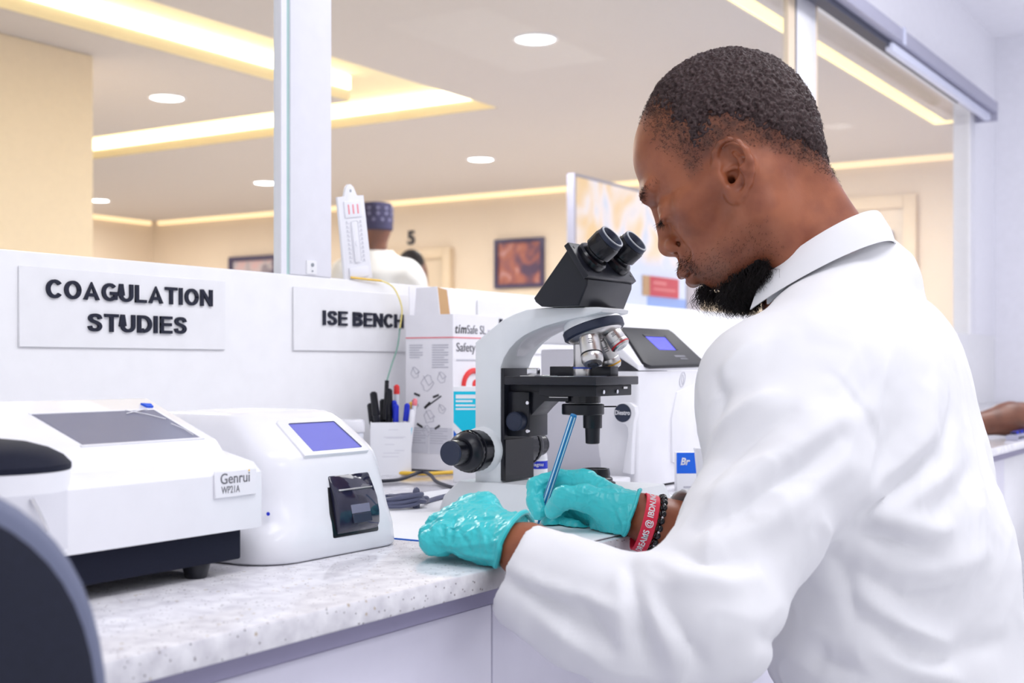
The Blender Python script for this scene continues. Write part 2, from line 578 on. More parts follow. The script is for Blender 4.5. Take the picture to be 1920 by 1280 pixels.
# glass panes, each with the edge and reflection strips one sees against the posts
def pane(n, x0, x1, edge):
    w = B().box((x0, YP + .007, 1.125), (x1, YP + .015, 2.20)).obj('window_%d' % n, 'glass')
    w['kind'] = 'structure'
    for (a, b_, mm) in edge:
        B().box((a, YP + .003, 1.125), (b_, YP + .019, 2.20)).obj('edge_and_reflection_strip', mm, w)
    return w
pane(1, -1.6, 1.5515, [(1.5329, 1.5455, 'frame_white'), (1.5455, 1.5515, 'glass_edge')])
pane(2, 1.6515, 3.8562, [(3.7864, 3.845, 'hall_wall'), (3.845, 3.8562, 'blind_dark')])  # the beige strip is a painted reflection along the post
pane(3, 4.0273, 6.1846, [(4.0273, 4.05, 'hall_wall'), (6.13, 6.18, 'frame_white')])
# hall: walls, ceiling fields around the light troughs
struct(B().box((XW, YP - .3, 0), (XW + .1, YB, CEIL)), 'wall_far', 'hall_wall')
struct(B().box((-1.6, YB, 0), (XW + .1, YB + .1, CEIL + .3)), 'wall_back', 'hall_wall')
struct(B().box((XS + .1, YP - .3, 0), (XW, YP - .2, CEIL + .3)), 'wall_near', 'hall_wall')
struct(B().box((1.4, 5.412, 0), (4.50, 7.2, CEIL), bev=0.01), 'wall_column', 'hall_column')
CT = CEIL + .16
for i, (x0, y0, x1, y1) in enumerate(((-1.6, YP + .1, 8.68, 2.145), (8.80, YP - .3, XW, 2.245), (-1.6, 2.245, XW, 4.385), (6.76, 4.385, XW, YB), (-1.6, 5.045, 6.11, YB))):
    struct(B().box((x0, y0, CEIL), (x1, y1, CT)), 'ceiling.%03d' % (i + 1), 'ceiling_hall')
struct(B().box((-1.6, YP + .1, CT), (XW, YB, CT + .05)), 'ceiling.006', 'trough')

def lightstrip(lo, hi, m, label, rot=None):
    o = B().box(lo, hi).obj('light_strip', m)
    return tag(o, label, 'light strip', 'cove light strips in the hall ceiling')
for (lo, hi, mm, mface) in (
        ((-1.5, 5.030, CEIL + .002), (6.095, 5.043, CEIL + .068), 'trough', 0),
        ((6.745, 4.40, CEIL + .002), (6.758, YB - .02, CEIL + .068), 'trough', 0)):
    struct(B().box(lo, hi), 'trim_4', 'trough')
lightstrip((-1.5, 5.018, CEIL + .070), (6.095, 5.043, CEIL + .150), 'led_warm', 'long warm light strip inside ceiling trough, upper left behind the glass')
lightstrip((6.733, 4.40, CEIL + .070), (6.758, YB - .02, CEIL + .150), 'led_warm', 'warm light strip in ceiling trough ending in a point above the capped man')
lightstrip((-1.5, 2.232, CEIL + .004), (8.79, 2.243, CEIL + .110), 'led_yellow', 'yellow light strip in ceiling slot running above the head of the seated man')
lightstrip((8.785, YP + .1, CEIL + .004), (8.797, 2.232, CEIL + .110), 'led_yellow', 'short yellow strip at the far corner end of ceiling slot')
lightstrip((XW - .03, YP, CEIL - .045), (XW - .002, YB - .1, CEIL - .002), 'led_cornice', 'thin warm light line along top of the far wall with pictures')
lightstrip((3.0, YB - .03, CEIL - .045), (XW - .05, YB - .002, CEIL - .002), 'led_cornice', 'thin warm light line along top of the back wall, beyond the column')

def downlight(x, y, label):
    t = thing('downlight', (x, y, CEIL), label, 'light', 'round downlights in the hall ceiling')
    B().lathe([(0.112, 0), (0.112, -.006), (0.100, -.010), (0.094, -.006), (0.094, 0)], (x, y, CEIL), (0, 0, 1), 40).obj('trim_ring', 'frame_white', t)
    B().lathe([(0.001, -.0085), (0.080, -.0085), (0.093, -.005), (0.093, -.001)], (x, y, CEIL), (0, 0, 1), 40).obj('diffuser', 'lamp_face', t)
for (x, y), lb in zip(DOWN_SEEN, ('largest round white downlight, top middle above the microscope', 'round white downlight below and left of the largest one',
                                 'round white downlight between the two glowing troughs at left', 'small round downlight left of the white post',
                                 'smallest round downlight at the edge of the beige column')):
    downlight(x, y, lb)
for i, (lx, ly, pw) in enumerate(LAB_PANELS):
    t = thing('ceiling_panel', (lx, ly, CEIL), 'unseen flat white ceiling light panel over the laboratory', 'light', 'ceiling panels of the laboratory')
    B().box((lx - .6, ly - .3, CEIL - .03), (lx + .6, ly + .3, CEIL), bev=.004).obj('panel_frame', 'frame_white', t)
    B().box((lx - .57, ly - .27, CEIL - .034), (lx + .57, ly + .27, CEIL - .03)).obj('diffuser', 'panel_face', t)

# roller blind cassette over the window
t = thing('window_blind', (4.5, 1.36, 2.10), 'long grey roller blind cassette over the window, top right', 'blind')
B().box((0.4, 1.30, 2.135), (6.2, 1.398, 2.185), bev=.004).obj('cassette', 'blind_grey', t)
B().box((0.4, 1.33, 2.112), (5.75, 1.375, 2.134)).obj('fabric_roll', 'blind_dark', t)
B().box((4.60, 1.318, 2.096), (6.15, 1.345, 2.126), bev=.003).obj('bottom_rail', 'blind_white', t)
B().box((4.66, 1.296, 2.13), (4.69, 1.3, 2.19)).obj('bracket', 'blind_white', t)
B().box((6.2, 1.30, 2.10), (6.215, 1.398, 2.188), bev=.003).obj('end_cap', 'blind_grey', t)

# doors, pictures, number on the far wall
def hall_door(n, y0, y1, ztop, fw, leafm):
    d = B().box((XW - .02, y0, 0), (XW, y1, ztop)).obj('door_%d' % n, leafm)
    d['kind'] = 'structure'
    b = B()
    b.box((XW - .06, y0 - fw, 0), (XW, y0, ztop + fw), bev=.004)
    b.box((XW - .06, y1, 0), (XW, y1 + fw, ztop + fw), bev=.004)
    b.box((XW - .06, y0, ztop), (XW, y1, ztop + fw), bev=.004)
    b.obj('door_frame', 'door_frame', d)
    return d
d1 = hall_door(1, 7.12, 7.95, 2.00, .093, 'door_wood')
B().cyl((XW - .07, 7.28, 1.0), (XW - .07, 7.40, 1.0), .011).obj('door_handle', 'silver', d1)
d2 = hall_door(2, 2.787, 3.75, 2.19, .10, 'hall_wall')
B().box((XW - .09, 2.86, 0.9), (XW - .05, 2.90, 2.02), bev=.006).obj('door_handle', 'blind_grey', d2)
B().box((XW - .06, 3.00, 0.2), (XW - .045, 3.03, 1.98)).obj('stile', 'blind_grey', d2)
B().box((XW - .06, 3.00, 2.10), (XW - .02, 3.30, 2.13)).obj('door_closer', 'frame_white', d2)


def painting_mat(name, cols, sc_):
    def bld(N, L, b):
        tc = N.new('ShaderNodeTexCoord')
        nz = N.new('ShaderNodeTexNoise'); nz.inputs['Scale'].default_value = sc_; nz.inputs['Detail'].default_value = 2; nz.inputs['Distortion'].default_value = 1.2
        L.new(tc.outputs['Object'], nz.inputs['Vector'])
        r = N.new('ShaderNodeValToRGB')
        e = r.color_ramp.elements
        e[0].position = 0.32; e[0].color = (*cols[0], 1); e[1].position = 0.68; e[1].color = (*cols[-1], 1)
        for i, c_ in enumerate(cols[1:-1]):
            q = e.new(0.32 + 0.36 * (i + 1) / (len(cols) - 1)); q.color = (*c_, 1)
        L.new(nz.outputs['Fac'], r.inputs['Fac']); L.new(r.outputs['Color'], b.inputs['Base Color'])
        b.inputs['Roughness'].default_value = 0.4
    return ramp_mat(name, bld)


M['canvas_a'] = painting_mat('canvas_a', [srgb(84, 66, 92), srgb(140, 88, 92), srgb(172, 104, 86), srgb(196, 150, 150)], 5.5)
M['canvas_b'] = painting_mat('canvas_b', [srgb(90, 80, 100), srgb(190, 180, 184), srgb(208, 170, 170)], 7)


def picture(y0, y1, z0, z1, cm, label, fw):
    t = thing('picture', (XW, (y0 + y1) / 2, z0), label, 'picture')
    b = B()
    b.box((XW - .035, y0, z0), (XW, y0 + fw, z1)); b.box((XW - .035, y1 - fw, z0), (XW, y1, z1))
    b.box((XW - .035, y0 + fw, z0), (XW, y1 - fw, z0 + fw)); b.box((XW - .035, y0 + fw, z1 - fw), (XW, y1 - fw, z1))
    b.obj('picture_frame', 'pic_frame', t)
    B().box((XW - .015, y0 + fw, z0 + fw), (XW - .002, y1 - fw, z1 - fw)).obj('canvas', cm, t)
picture(6.017, 6.546, 1.69, 2.140, 'canvas_a', 'square picture in reddish brown tones, dark purple frame, left of the microscope head', .035)
picture(9.237, 9.92, 1.55, 2.13, 'canvas_b', 'dark framed pale picture just above the white partition, far left', .05)
tag(text_obj('wall_number', 'letter', None, '5', frame((XW - .001, 7.562, 2.145), (0, -1, 0), (0, 0, 1)), width=.085, height=.135, depth=.012, bold=.03),
    'dark number 5 on far wall above the door', 'number sign')

# lit display banner standing in the hall
def banner_mat():
    def bld(N, L, b):
        tc = N.new('ShaderNodeTexCoord')
        sp = N.new('ShaderNodeSeparateXYZ'); L.new(tc.outputs['Object'], sp.inputs[0])
        nz = N.new('ShaderNodeTexNoise'); nz.inputs['Scale'].default_value = 3.4; nz.inputs['Detail'].default_value = 1.5; nz.inputs['Distortion'].default_value = 0.8
        L.new(tc.outputs['Object'], nz.inputs['Vector'])
        r = N.new('ShaderNodeValToRGB'); e = r.color_ramp.elements
        e[0].position = 0.42; e[0].color = (*srgb(212, 222, 250), 1); e[1].position = 0.62; e[1].color = (*srgb(236, 206, 160), 1)
        q = e.new(0.5); q.color = (*srgb(240, 232, 236), 1)
        L.new(nz.outputs['Fac'], r.inputs['Fac'])
        gt = N.new('ShaderNodeMapRange'); gt.inputs['From Min'].default_value = 1.52; gt.inputs['From Max'].default_value = 1.60
        L.new(sp.outputs['Z'], gt.inputs['Value'])
        mx = N.new('ShaderNodeMix'); mx.data_type = 'RGBA'; mx.inputs['A'].default_value = (*srgb(206, 220, 252), 1)
        L.new(gt.outputs['Result'], mx.inputs['Factor']); L.new(r.outputs['Color'], mx.inputs['B'])
        lo = N.new('ShaderNodeMath'); lo.operation = 'LESS_THAN'; lo.inputs[1].default_value = 1.365
        L.new(sp.outputs['Z'], lo.inputs[0])
        m2 = N.new('ShaderNodeMix'); m2.data_type = 'RGBA'; m2.inputs['B'].default_value = (*srgb(130, 165, 240), 1)
        rt = N.new('ShaderNodeMath'); rt.operation = 'GREATER_THAN'; rt.inputs[1].default_value = 6.44
        L.new(sp.outputs['X'], rt.inputs[0])
        mu = N.new('ShaderNodeMath'); mu.operation = 'MULTIPLY'; L.new(lo.outputs[0], mu.inputs[0]); L.new(rt.outputs[0], mu.inputs[1])
        L.new(mu.outputs[0], m2.inputs['Factor']); L.new(mx.outputs['Result'], m2.inputs['A'])
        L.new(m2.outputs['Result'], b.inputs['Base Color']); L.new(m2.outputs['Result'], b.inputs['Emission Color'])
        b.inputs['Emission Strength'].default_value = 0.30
    return ramp_mat('banner_print', bld)
M['banner'] = banner_mat()
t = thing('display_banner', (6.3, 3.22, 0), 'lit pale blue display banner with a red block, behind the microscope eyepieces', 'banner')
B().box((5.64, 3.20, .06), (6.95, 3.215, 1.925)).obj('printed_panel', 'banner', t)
b = B()
b.box((5.625, 3.196, .0), (5.64, 3.24, 1.94)); b.box((6.95, 3.196, 0), (6.965, 3.24, 1.94)); b.box((5.64, 3.196, 1.925), (6.95, 3.24, 1.94)); b.box((5.64, 3.196, 0), (6.95, 3.24, .06))
b.obj('banner_frame', 'blind_grey', t)
B().box((6.46, 3.190, 1.365), (6.83, 3.199, 1.475)).obj('red_block', 'crimson', t)
B().box((6.38, 3.192, 1.365), (6.46, 3.199, 1.475)).obj('peach_block', 'brown_card', t)
b = B()
b.box((6.50, 3.187, 1.432), (6.66, 3.190, 1.450)); b.box((6.50, 3.187, 1.400), (6.78, 3.190, 1.412))
b.obj('printed_lines', 'pinkred', t)

t = thing('storage_cabinet', (7.15, 3.45, 0), 'grey storage cabinet edge beside the lit banner, in front of the face', 'cabinet')
B().box((7.02, 3.30, .06), (7.36, 3.62, 1.55), bev=.006).obj('body', 'blind_grey', t)
B().box((7.03, 3.285, .08), (7.35, 3.30, 1.53), bev=.004).obj('door', 'blind_grey', t)
B().box((7.05, 3.32, 0), (7.33, 3.60, .06)).obj('plinth', 'blind_dark', t)

def crease_bump(m):
    """Fine sharp creases of a tight rubber glove."""
    nt = m.node_tree; N, L = nt.nodes, nt.links
    b = N['Principled BSDF']
    tc = [n for n in N if n.type == 'TEX_COORD'][0]
    nz = N.new('ShaderNodeTexNoise'); nz.noise_type = 'RIDGED_MULTIFRACTAL'
    nz.inputs['Scale'].default_value = 42; nz.inputs['Detail'].default_value = 5; nz.inputs['Distortion'].default_value = 0.6
    L.new(tc.outputs['Object'], nz.inputs['Vector'])
    bp = N.new('ShaderNodeBump'); bp.inputs['Strength'].default_value = 0.45; bp.inputs['Distance'].default_value = 0.0016
    L.new(nz.outputs['Fac'], bp.inputs['Height'])
    old = b.inputs['Normal'].links[0].from_socket
    L.new(old, bp.inputs['Normal'])
    L.new(bp.outputs['Normal'], b.inputs['Normal'])
crease_bump(M['glove'])

# ------------------------------------------------------------------ bench: worktop and cabinets
t = thing('worktop', (2.5, 1.0, .78), 'long white speckled quartz worktop along the partition', 'worktop')
B().box((-1.2, YF, .7803), (XS - .01, YP - .001, ZT), bev=.0025).obj('slab', 'quartz', t)
B().box((-1.2, YF + .018, .763), (XS - .01, YP - .001, .7803)).obj('support_strip', 'kick', t)


def cabinet(x0, x1, label, m='lilac_laminate'):
    t = thing('cabinet', ((x0 + x1) / 2, 1.0, 0), label, 'cabinet', 'base cabinets under the worktop')
    B().box((x0 + .001, YF + .045, .10), (x1 - .001, YP - .02, .7625)).obj('body', 'lilac_laminate', t)
    B().box((x0 + .0012, YF + .026, .105), (x1 - .0012, YF + .0445, .7600), bev=.0012).obj('door', m, t)
    B().box((x0 + .001, YF + .09, 0), (x1 - .001, YP - .05, .10)).obj('plinth', 'kick', t)
    return t
cabinet(-.199, .401, 'lilac base cabinet hidden behind the dark chair back')
cabinet(.401, 1.001, 'lilac base cabinet below the two white analyzers, left of the door seam')
cabinet(1.001, 1.601, 'lilac base cabinet right of the door seam, behind the white sleeve')
cabinet(1.601, 2.402, 'lilac base cabinet in front of the seated man')
cabinet(2.402, 3.205, 'lilac base cabinet just left of the colleague at the far right')
cabinet(3.205, 4.0, 'white base cabinet under the forearm at the far right edge', 'white_plastic')
cabinet(4.0, 4.8, 'base cabinet beyond the colleague at the far right')

# bench pad and sheet of paper
t = thing('bench_pad', (1.3, .86, ZT), 'white bench pad with a blue edge under the microscope and the gloves', 'pad')
B().box((1.070, .640, ZT), (1.60, 1.085, ZT + .0012)).obj('pad_sheet', 'paper', t)
B().box((1.0685, .640, ZT), (1.0712, 1.085, ZT + .0013)).obj('edge_binding', 'blue', t)
tag(B().box((1.150, .636, ZT + .0013), (1.255, .80, ZT + .0022)).obj('paper_sheet', 'paper'), 'small white paper sheet under the writing hand', 'paper')

# ------------------------------------------------------------------ raised letter signs on the partition
def arc(cx, cy, rx, ry, a0, a1, n=18):
    return [(cx + rx * math.cos(math.radians(a0 + (a1 - a0) * k / n)), cy + ry * math.sin(math.radians(a0 + (a1 - a0) * k / n))) for k in range(n + 1)]
def glyph(ch, s=.18):
    """Bold sans capital of height 1: (advance width, list of centre lines)."""
    h = s / 2
    if ch == 'I': return .205, [[(h, 0), (h, 1)]]
    if ch == 'L': return .60, [[(h, 0), (h, 1)], [(0, h * .92), (.60, h * .92)]]
    if ch == 'T': return .68, [[(.34, 0), (.34, 1)], [(0, 1 - h * .92), (.68, 1 - h * .92)]]
    if ch == 'H': return .72, [[(h, 0), (h, 1)], [(.72 - h, 0), (.72 - h, 1)], [(h, .53), (.72 - h, .53)]]
    if ch == 'E': return .64, [[(h, 0), (h, 1)], [(0, h * .92), (.64, h * .92)], [(0, .52), (.60, .52)], [(0, 1 - h * .92), (.63, 1 - h * .92)]]
    if ch == 'N': return .72, [[(h, 0), (h, 1)], [(.72 - h, 0), (.72 - h, 1)], [(h * .9, .97), (.72 - h * .9, .03)]]
    if ch == 'M': return .86, [[(h, 0), (h, 1)], [(.86 - h, 0), (.86 - h, 1)], [(h * .9, .96), (.43, .06), (.86 - h * .9, .96)]]
    if ch == 'A': return .80, [[(h * .98, 0), (.40, .93), (.80 - h * .98, 0)], [(.2, .29), (.6, .29)]]
    if ch == 'O': return .80, [arc(.40, .5, .40 - h, .5 - h, 0, 360, 36)]
    if ch == 'C': return .74, [arc(.39, .5, .39 - h, .5 - h, 38, 322, 30)]
    if ch == 'G': return .78, [arc(.40, .5, .40 - h, .5 - h, 42, 318, 30), [(.78 - h, .08), (.78 - h, .50)], [(.43, .44), (.78, .44)]]
    if ch == 'U': return .72, [[(h, 1), (h, .36)] + arc(.36, .36, .36 - h, .36 - h, 180, 360, 18) + [(.72 - h, 1)]]
    if ch == 'D': return .74, [[(h, 0), (h, 1)], [(h, h), (.30, h)] + arc(.30, .5, .44 - h, .5 - h, -90, 90, 18) + [(h, 1 - h)]]
    if ch == 'B': return .72, [[(h, 0), (h, 1)], [(h, h), (.42, h)] + arc(.42, .285, .30 - h, .285 - h, -90, 90, 12) + [(h, .57 - h)], [(h, 1 - h), (.40, 1 - h)] + arc(.40, .76, .29 - h, .24 - h, 90, -90, 12) + [(h, .52 + h * .3)]]
    if ch == 'S':
        q = [(.585, .70), (.52, .855), (.34, .902), (.17, .85), (.118, .715), (.20, .595), (.36, .52), (.52, .43), (.575, .285), (.50, .145), (.33, .098), (.15, .145), (.092, .31)]
        return .68, [[(p.x, p.y) for p in smoothpath([(x, y, 0) for x, y in q], 4)]]
    return .32, []
def block_letters(body, x0, x1, z0, h, y, depth=.003):
    adv = []; x = 0
    for ch in body:
        w, st = glyph(ch); adv.append((x, st)); x += w + (.125 if ch != ' ' else 0)
    sx = (x1 - x0) / (x - .125)
    b = B()
    for ox, st in adv:
        for si, pl in enumerate(st):
            P_ = [Vector(p) for p in pl]; n = len(P_)
            clos = (P_[0] - P_[-1]).length < 1e-6
            L_, R_ = [], []
            for i in range(n):
                t0 = (P_[i] - P_[i - 1]).normalized() if i > 0 else ((P_[-1] - P_[-2]).normalized() if clos else None)
                t1 = (P_[i + 1] - P_[i]).normalized() if i < n - 1 else ((P_[1] - P_[0]).normalized() if clos else None)
                t0 = t0 or t1; t1 = t1 or t0
                n0, n1 = Vector((-t0.y, t0.x)), Vector((-t1.y, t1.x))
                m = (n0 + n1); m = m / max(m.length_squared / 2, .35)
                L_.append(P_[i] + m * .09); R_.append(P_[i] - m * .09)
            g_ = lambda p, w: (x0 + (ox + p.x) * sx, y - w, z0 + min(max(p.y, 0), 1) * h)
            b.loft([[g_(L_[i], 0), g_(L_[i], depth + si * .0002), g_(R_[i], depth + si * .0002), g_(R_[i], 0)] for i in range(n)])
    return b
def sign(x0, x1, z0, z1, rows, label):
    t = thing('bench_sign', (x0, YP, z0), label, 'sign', 'white signs with dark letters on the partition')
    B().box((x0, YP - .0035, z0), (x1, YP - .0005, z1), bev=.0008, seg=1).obj('plate', 'wall_white', t)
    for body, xa, xb, zb, h in rows:
        block_letters(body, xa, xb, zb, h, YP - .0035).obj('lettering', 'letter', t)
sign(1.0454, 1.405, 1.0035, 1.106, [('COAGULATION', 1.0845, 1.3760, 1.0668, .0243), ('STUDIES', 1.1503, 1.3252, 1.0252, .0243)], 'white sign reading COAGULATION STUDIES in dark letters')
sign(1.5552, 1.880, 1.0040, 1.106, [('ISE BENCH', 1.624, 1.840, 1.0462, .0240)], 'white sign reading ISE BENCH in dark letters')
sign(2.080, 2.450, 1.0040, 1.106, [('MI', 2.1553, 2.2040, 1.0480, .0245)], 'white sign starting MI, mostly hidden behind the microscope')

# ------------------------------------------------------------------ thermometer on the ledge and its sensor lead
_R = Matrix.Translation((1.7285, 1.4075, 1.1262)) @ Matrix.Rotation(math.radians(-9), 4, 'Y') @ Matrix.Diagonal((.86, .55, 1, 1))
t = thing('wall_thermometer', (1.7285, 1.4075, 1.1255), 'white maximum minimum thermometer leaning on the ledge beside the post', 'thermometer')
fr = lambda u, v, w: (u, w, v)
b = B(_R)
b.prism([(-.043, 0), (.043, 0), (.0405, .142), (.020, .1425), (.012, .157), (.004, .162), (-.004, .162), (-.012, .157), (-.020, .1425), (-.0405, .142)], fr, -.006, .004, bev=.0015)
b.obj('board', 'white_plastic', t)
B(_R).box((-.026, -.010, .106), (.026, -.006, .134), bev=.001).obj('header_plate', 'white_gloss', t)
b = B(_R)
for k in (-.014, 0, .014):
    b.box((k - .0018, -.0106, .112), (k + .0018, -.0100, .128))
b.obj('red_marks', 'pinkred', t)
b = B(_R)
b.box((-.010, -.011, .030), (.010, -.006, .100), bev=.003); b.cyl((0, -.013, .062), (0, -.010, .062), .005)
b.obj('tube_cover', 'white_gloss', t)
b = B(_R)
for sx in (-1, 1):
    for i in range(10):
        z = .030 + i * .0073
        b.box((sx * .020 - .0045, -.0066, z), (sx * .020 + .0045, -.006, z + .0012))
        b.box((sx * .0215 - .002, -.0066, z + .0022), (sx * .0215 + .002, -.006, z + .0045))
b.obj('scale_marks', 'print_grey', t)['kind'] = 'stuff'
B(_R).box((-.030, -.012, .004), (.030, -.006, .022), bev=.001).obj('foot_plate', 'white_plastic', t)
B(_R).cyl((0, -.0065, .151), (0, .0045, .151), .0025).obj('hanging_hole', 'scope_shade', t)
t = thing('sensor_lead', (1.75, 1.39, 1.12), 'thin yellow and green sensor lead hanging from the thermometer to the pen box', 'cable')
B().tube(smoothpath([(1.700, 1.399, 1.1285), (1.735, 1.396, 1.1275), (1.775, 1.394, 1.1270)], 5), .0018, 8).obj('yellow_sleeve', 'yellow_cable', t)
B().tube(smoothpath([(1.775, 1.394, 1.1270), (1.795, 1.385, 1.118), (1.808, 1.380, 1.098), (1.8125, 1.377, 1.075), (1.800, 1.372, 1.045)], 6), .0014, 8).obj('pale_lead', 'pale_cable', t)
B().tube(smoothpath([(1.800, 1.372, 1.045), (1.780, 1.362, 1.012), (1.745, 1.348, .980), (1.7160, 1.335, .955)], 6), .0013, 8).obj('green_lead', 'green_cable', t)
B().cyl((1.7160, 1.335, .955), (1.7085, 1.333, .890), .0036).obj('black_probe', 'black_satin', t)

# ------------------------------------------------------------------ pen box and pens
R2 = (math.sin(ANG), -math.cos(ANG), 0)             # towards the right of the bench viewer
FW2 = (math.cos(ANG), math.sin(ANG), 0)
def facing(org, turn=0.0):
    """Local frame standing on org: x to the right, y away, z up, turned about z."""
    a = math.atan2(R2[1], R2[0]) + turn
    return Matrix.Translation(org) @ Matrix.Rotation(a, 4, 'Z')
pb = facing((1.716, 1.327, ZT), .10)
t = thing('pen_box', (1.716, 1.327, ZT), 'open white card box holding pens beside the tall carton', 'pen holder')
b = B(pb); w = .0335; hh = .0865
b.box((-w, -w, 0), (w, w, .002)); b.box((-w, -w, .002), (w, -w + .0015, hh)); b.box((-w, w - .0015, .002), (w, w, hh))
b.box((-w, -w + .0015, .002), (-w + .0015, w - .0015, hh)); b.box((w - .0015, -w + .0015, .002), (w, w - .0015, hh))
b.obj('card_box', 'paper', t)
b = B(pb)
for z, x0, x1 in ((.062, -.012, .024), (.0605, -.008, .02), (.050, -.01, .006), (.040, .006, .022), (.036, -.012, .014), (.030, -.014, .012), (.074, -.004, .012)):
    b.box((x0, -w - .0003, z), (x1, -w, z + .0009))
b.obj('printed_lines', 'print_pale', t)


def pen(x, y, dx, dy, L_, r, m, capm, label, z0=.012, capl=.03, flat=False):
    o = pb @ Vector((x, y, z0)); d = (pb.to_3x3() @ Vector((dx, dy, 1))).normalized()
    t = thing('pen', o, label, 'pen', 'pens in the white card box')
    B().lathe([(.0006, -.003), (r * .5, .002), (r, .010), (r, L_ - capl)], o, d, 14).obj('barrel', m, t)
    B().lathe([(r * 1.12, L_ - capl), (r * 1.18, L_ - capl + .002), (r * 1.12, L_ - .003), (r * .5, L_)], o, d, 14, ex=1.0, ey=.6 if flat else 1).obj('cap', capm, t)
    return t
pen(-.022, .010, -.12, .05, .106, .0048, 'black_plastic', 'black_satin', 'short black marker leaning out at the left end of the pen box', capl=.035)
pen(-.014, -.004, -.12, -.05, .126, .0056, 'black_plastic', 'black_satin', 'tallest black marker at the left in the pen box', capl=.04)
pen(-.010, .016, -.03, .02, .112, .0052, 'black_plastic', 'black_satin', 'black marker standing upright in the pen box between two others', capl=.04)
pen(-.001, .004, -.02, .0, .130, .0058, 'black_plastic', 'black_satin', 'thick black marker beside the sensor probe in the pen box', capl=.045)
pen(.006, -.012, .03, .05, .104, .0042, 'white_gloss', 'deep_blue', 'blue capped pen at the front of the pen box')
pen(.012, .004, -.06, .0, .110, .0042, 'white_gloss', 'deep_blue', 'blue capped pen leaning left over the other pens in the box')
pen(.017, -.014, .10, .05, .106, .0042, 'white_gloss', 'deep_blue', 'blue capped pen leaning right in the pen box')
pen(.010, .018, .0, .0, .136, .0044, 'clear_plastic', 'red', 'clear pen with a red cap, tallest in the pen box', capl=.016)
pen(.024, .008, .10, .0, .108, .0038, 'white_gloss', 'yellow_cable', 'white pen with an orange cap at the right of the pen box', capl=.012)
pen(.027, -.004, .12, .03, .114, .0038, 'white_gloss', 'pinkred', 'white pen with a pink cap at the right end of the pen box', capl=.012)
pen(.024, -.020, .12, .02, .096, .0036, 'cyan', 'white_gloss', 'thin turquoise pen in the front right corner of the pen box', capl=.03)

t = thing('specimen_jar', (1.668, 1.345, ZT), 'white jar with a grey label, half hidden behind the pen box', 'jar')
jo = (1.640, 1.352, ZT)
B().lathe([(.001, 0), (.021, 0), (.022, .002), (.022, .070), (.019, .074)], jo, (0, 0, 1), 32).obj('jar_body', 'clear_plastic', t)
B().lathe([(.0222, .018), (.0224, .018), (.0224, .060), (.0222, .060)], jo, (0, 0, 1), 32).obj('jar_label', 'print_grey', t)
B().lathe([(.0235, .072), (.0245, .074), (.0245, .089), (.0225, .092), (.001, .092)], jo, (0, 0, 1), 32).obj('lid', 'white_gloss', t)

# ------------------------------------------------------------------ tall safety carton, turquoise box
cx0, cx1, cy0, cy1, cz1 = 1.795, 1.925, 1.256, 1.355, 1.067
t = thing('safety_carton', (1.86, 1.31, ZT), 'tall white printed safety carton with open flaps beside the pen box', 'carton')
b = B()
b.box((cx0, cy0, ZT), (cx1, cy1, ZT + .002)); b.box((cx0, cy0, ZT), (cx1, cy0 + .002, cz1)); b.box((cx0, cy1 - .002, ZT), (cx1, cy1, cz1))
b.box((cx0, cy0 + .002, ZT), (cx0 + .002, cy1 - .002, cz1)); b.box((cx1 - .002, cy0 + .002, ZT), (cx1, cy1 - .002, cz1))
b.obj('carton_body', 'carton', t)
B().prism([(.0, 0), (.054, 0), (.050, .046), (.006, .048)], lambda u, v, w: (cx0 + .004 + w, cy0 + .030 + u, cz1 + v), 0, .0015).obj('flap', 'carton', t)
B().prism([(.086, 0), (.128, 0), (.124, .050), (.092, .054)], lambda u, v, w: (cx0 + u, cy1 - .004 + v * .1 + w, cz1 + v), 0, .0015).obj('flap', 'brown_card', t)
B().prism([(.0, 0), (.070, 0), (.064, .050), (.006, .050)], lambda u, v, w: (cx0 + u, cy1 - .008 + v * .1 + w, cz1 + v), 0, .0015).obj('flap', 'carton', t)
B().prism([(.0, 0), (.10, 0), (.096, .022), (.004, .022)], lambda u, v, w: (cx1 + v + w, cy0 + u, cz1 + v * .2), 0, .0015).obj('flap', 'carton', t)
L_ = lambda u, v, w=0: (cx0 - .0004 - w, cy1 - u, ZT + v)          # printing on the left face: u to the right, v up
Rf = lambda u, v, w=0: (cx0 + u, cy0 - .0004 - w, ZT + v)          # printing on the right face
def bars(name, m, fn, rects, th=.0004):
    b = B()
    for (u0, v0, u1, v1) in rects:
        b.prism([(u0, v0), (u1, v0), (u1, v1), (u0, v1)], lambda u, v, w: fn(u, v, w), -.0002, th)
    o = b.obj(name, m, t)
    if name == 'printed_lines': o['kind'] = 'stuff'
    return o
bars('red_rule', 'pinkred', L_, [(0, .2265, .102, .2285)])
bars('red_rule', 'pinkred', Rf, [(0, .2265, .130, .2285)])
rc = []
for (u0, v0, n, w_) in ((.008, .214, 6, .028), (.056, .214, 10, .034), (.006, .072, 7, .036), (.052, .072, 7, .036)):
    for i in range(n):
        rc.append((u0, v0 - i * .0042, u0 + w_ * (1 - .25 * ((i * 7) % 3 == 2)), v0 - i * .0042 + .0016))
bars('printed_lines', 'print_grey', L_, rc)
bars('printed_panel', 'print_pale', L_, [(.002, .030, .048, .074), (.050, .030, .098, .074)], .0002)
def strokes(name, m, fn, lst):
    b = B()
    for pl, r in lst:
        for a, c_ in zip(pl[:-1], pl[1:]):
            d = Vector((c_[0] - a[0], c_[1] - a[1])).normalized() * r
            b.prism([(a[0] + d.y, a[1] - d.x), (c_[0] + d.y, c_[1] - d.x), (c_[0] - d.y, c_[1] + d.x), (a[0] - d.y, a[1] + d.x)], lambda u, v, w: fn(u, v, w), -.0002, .0004)
    return b.obj(name, m, t)
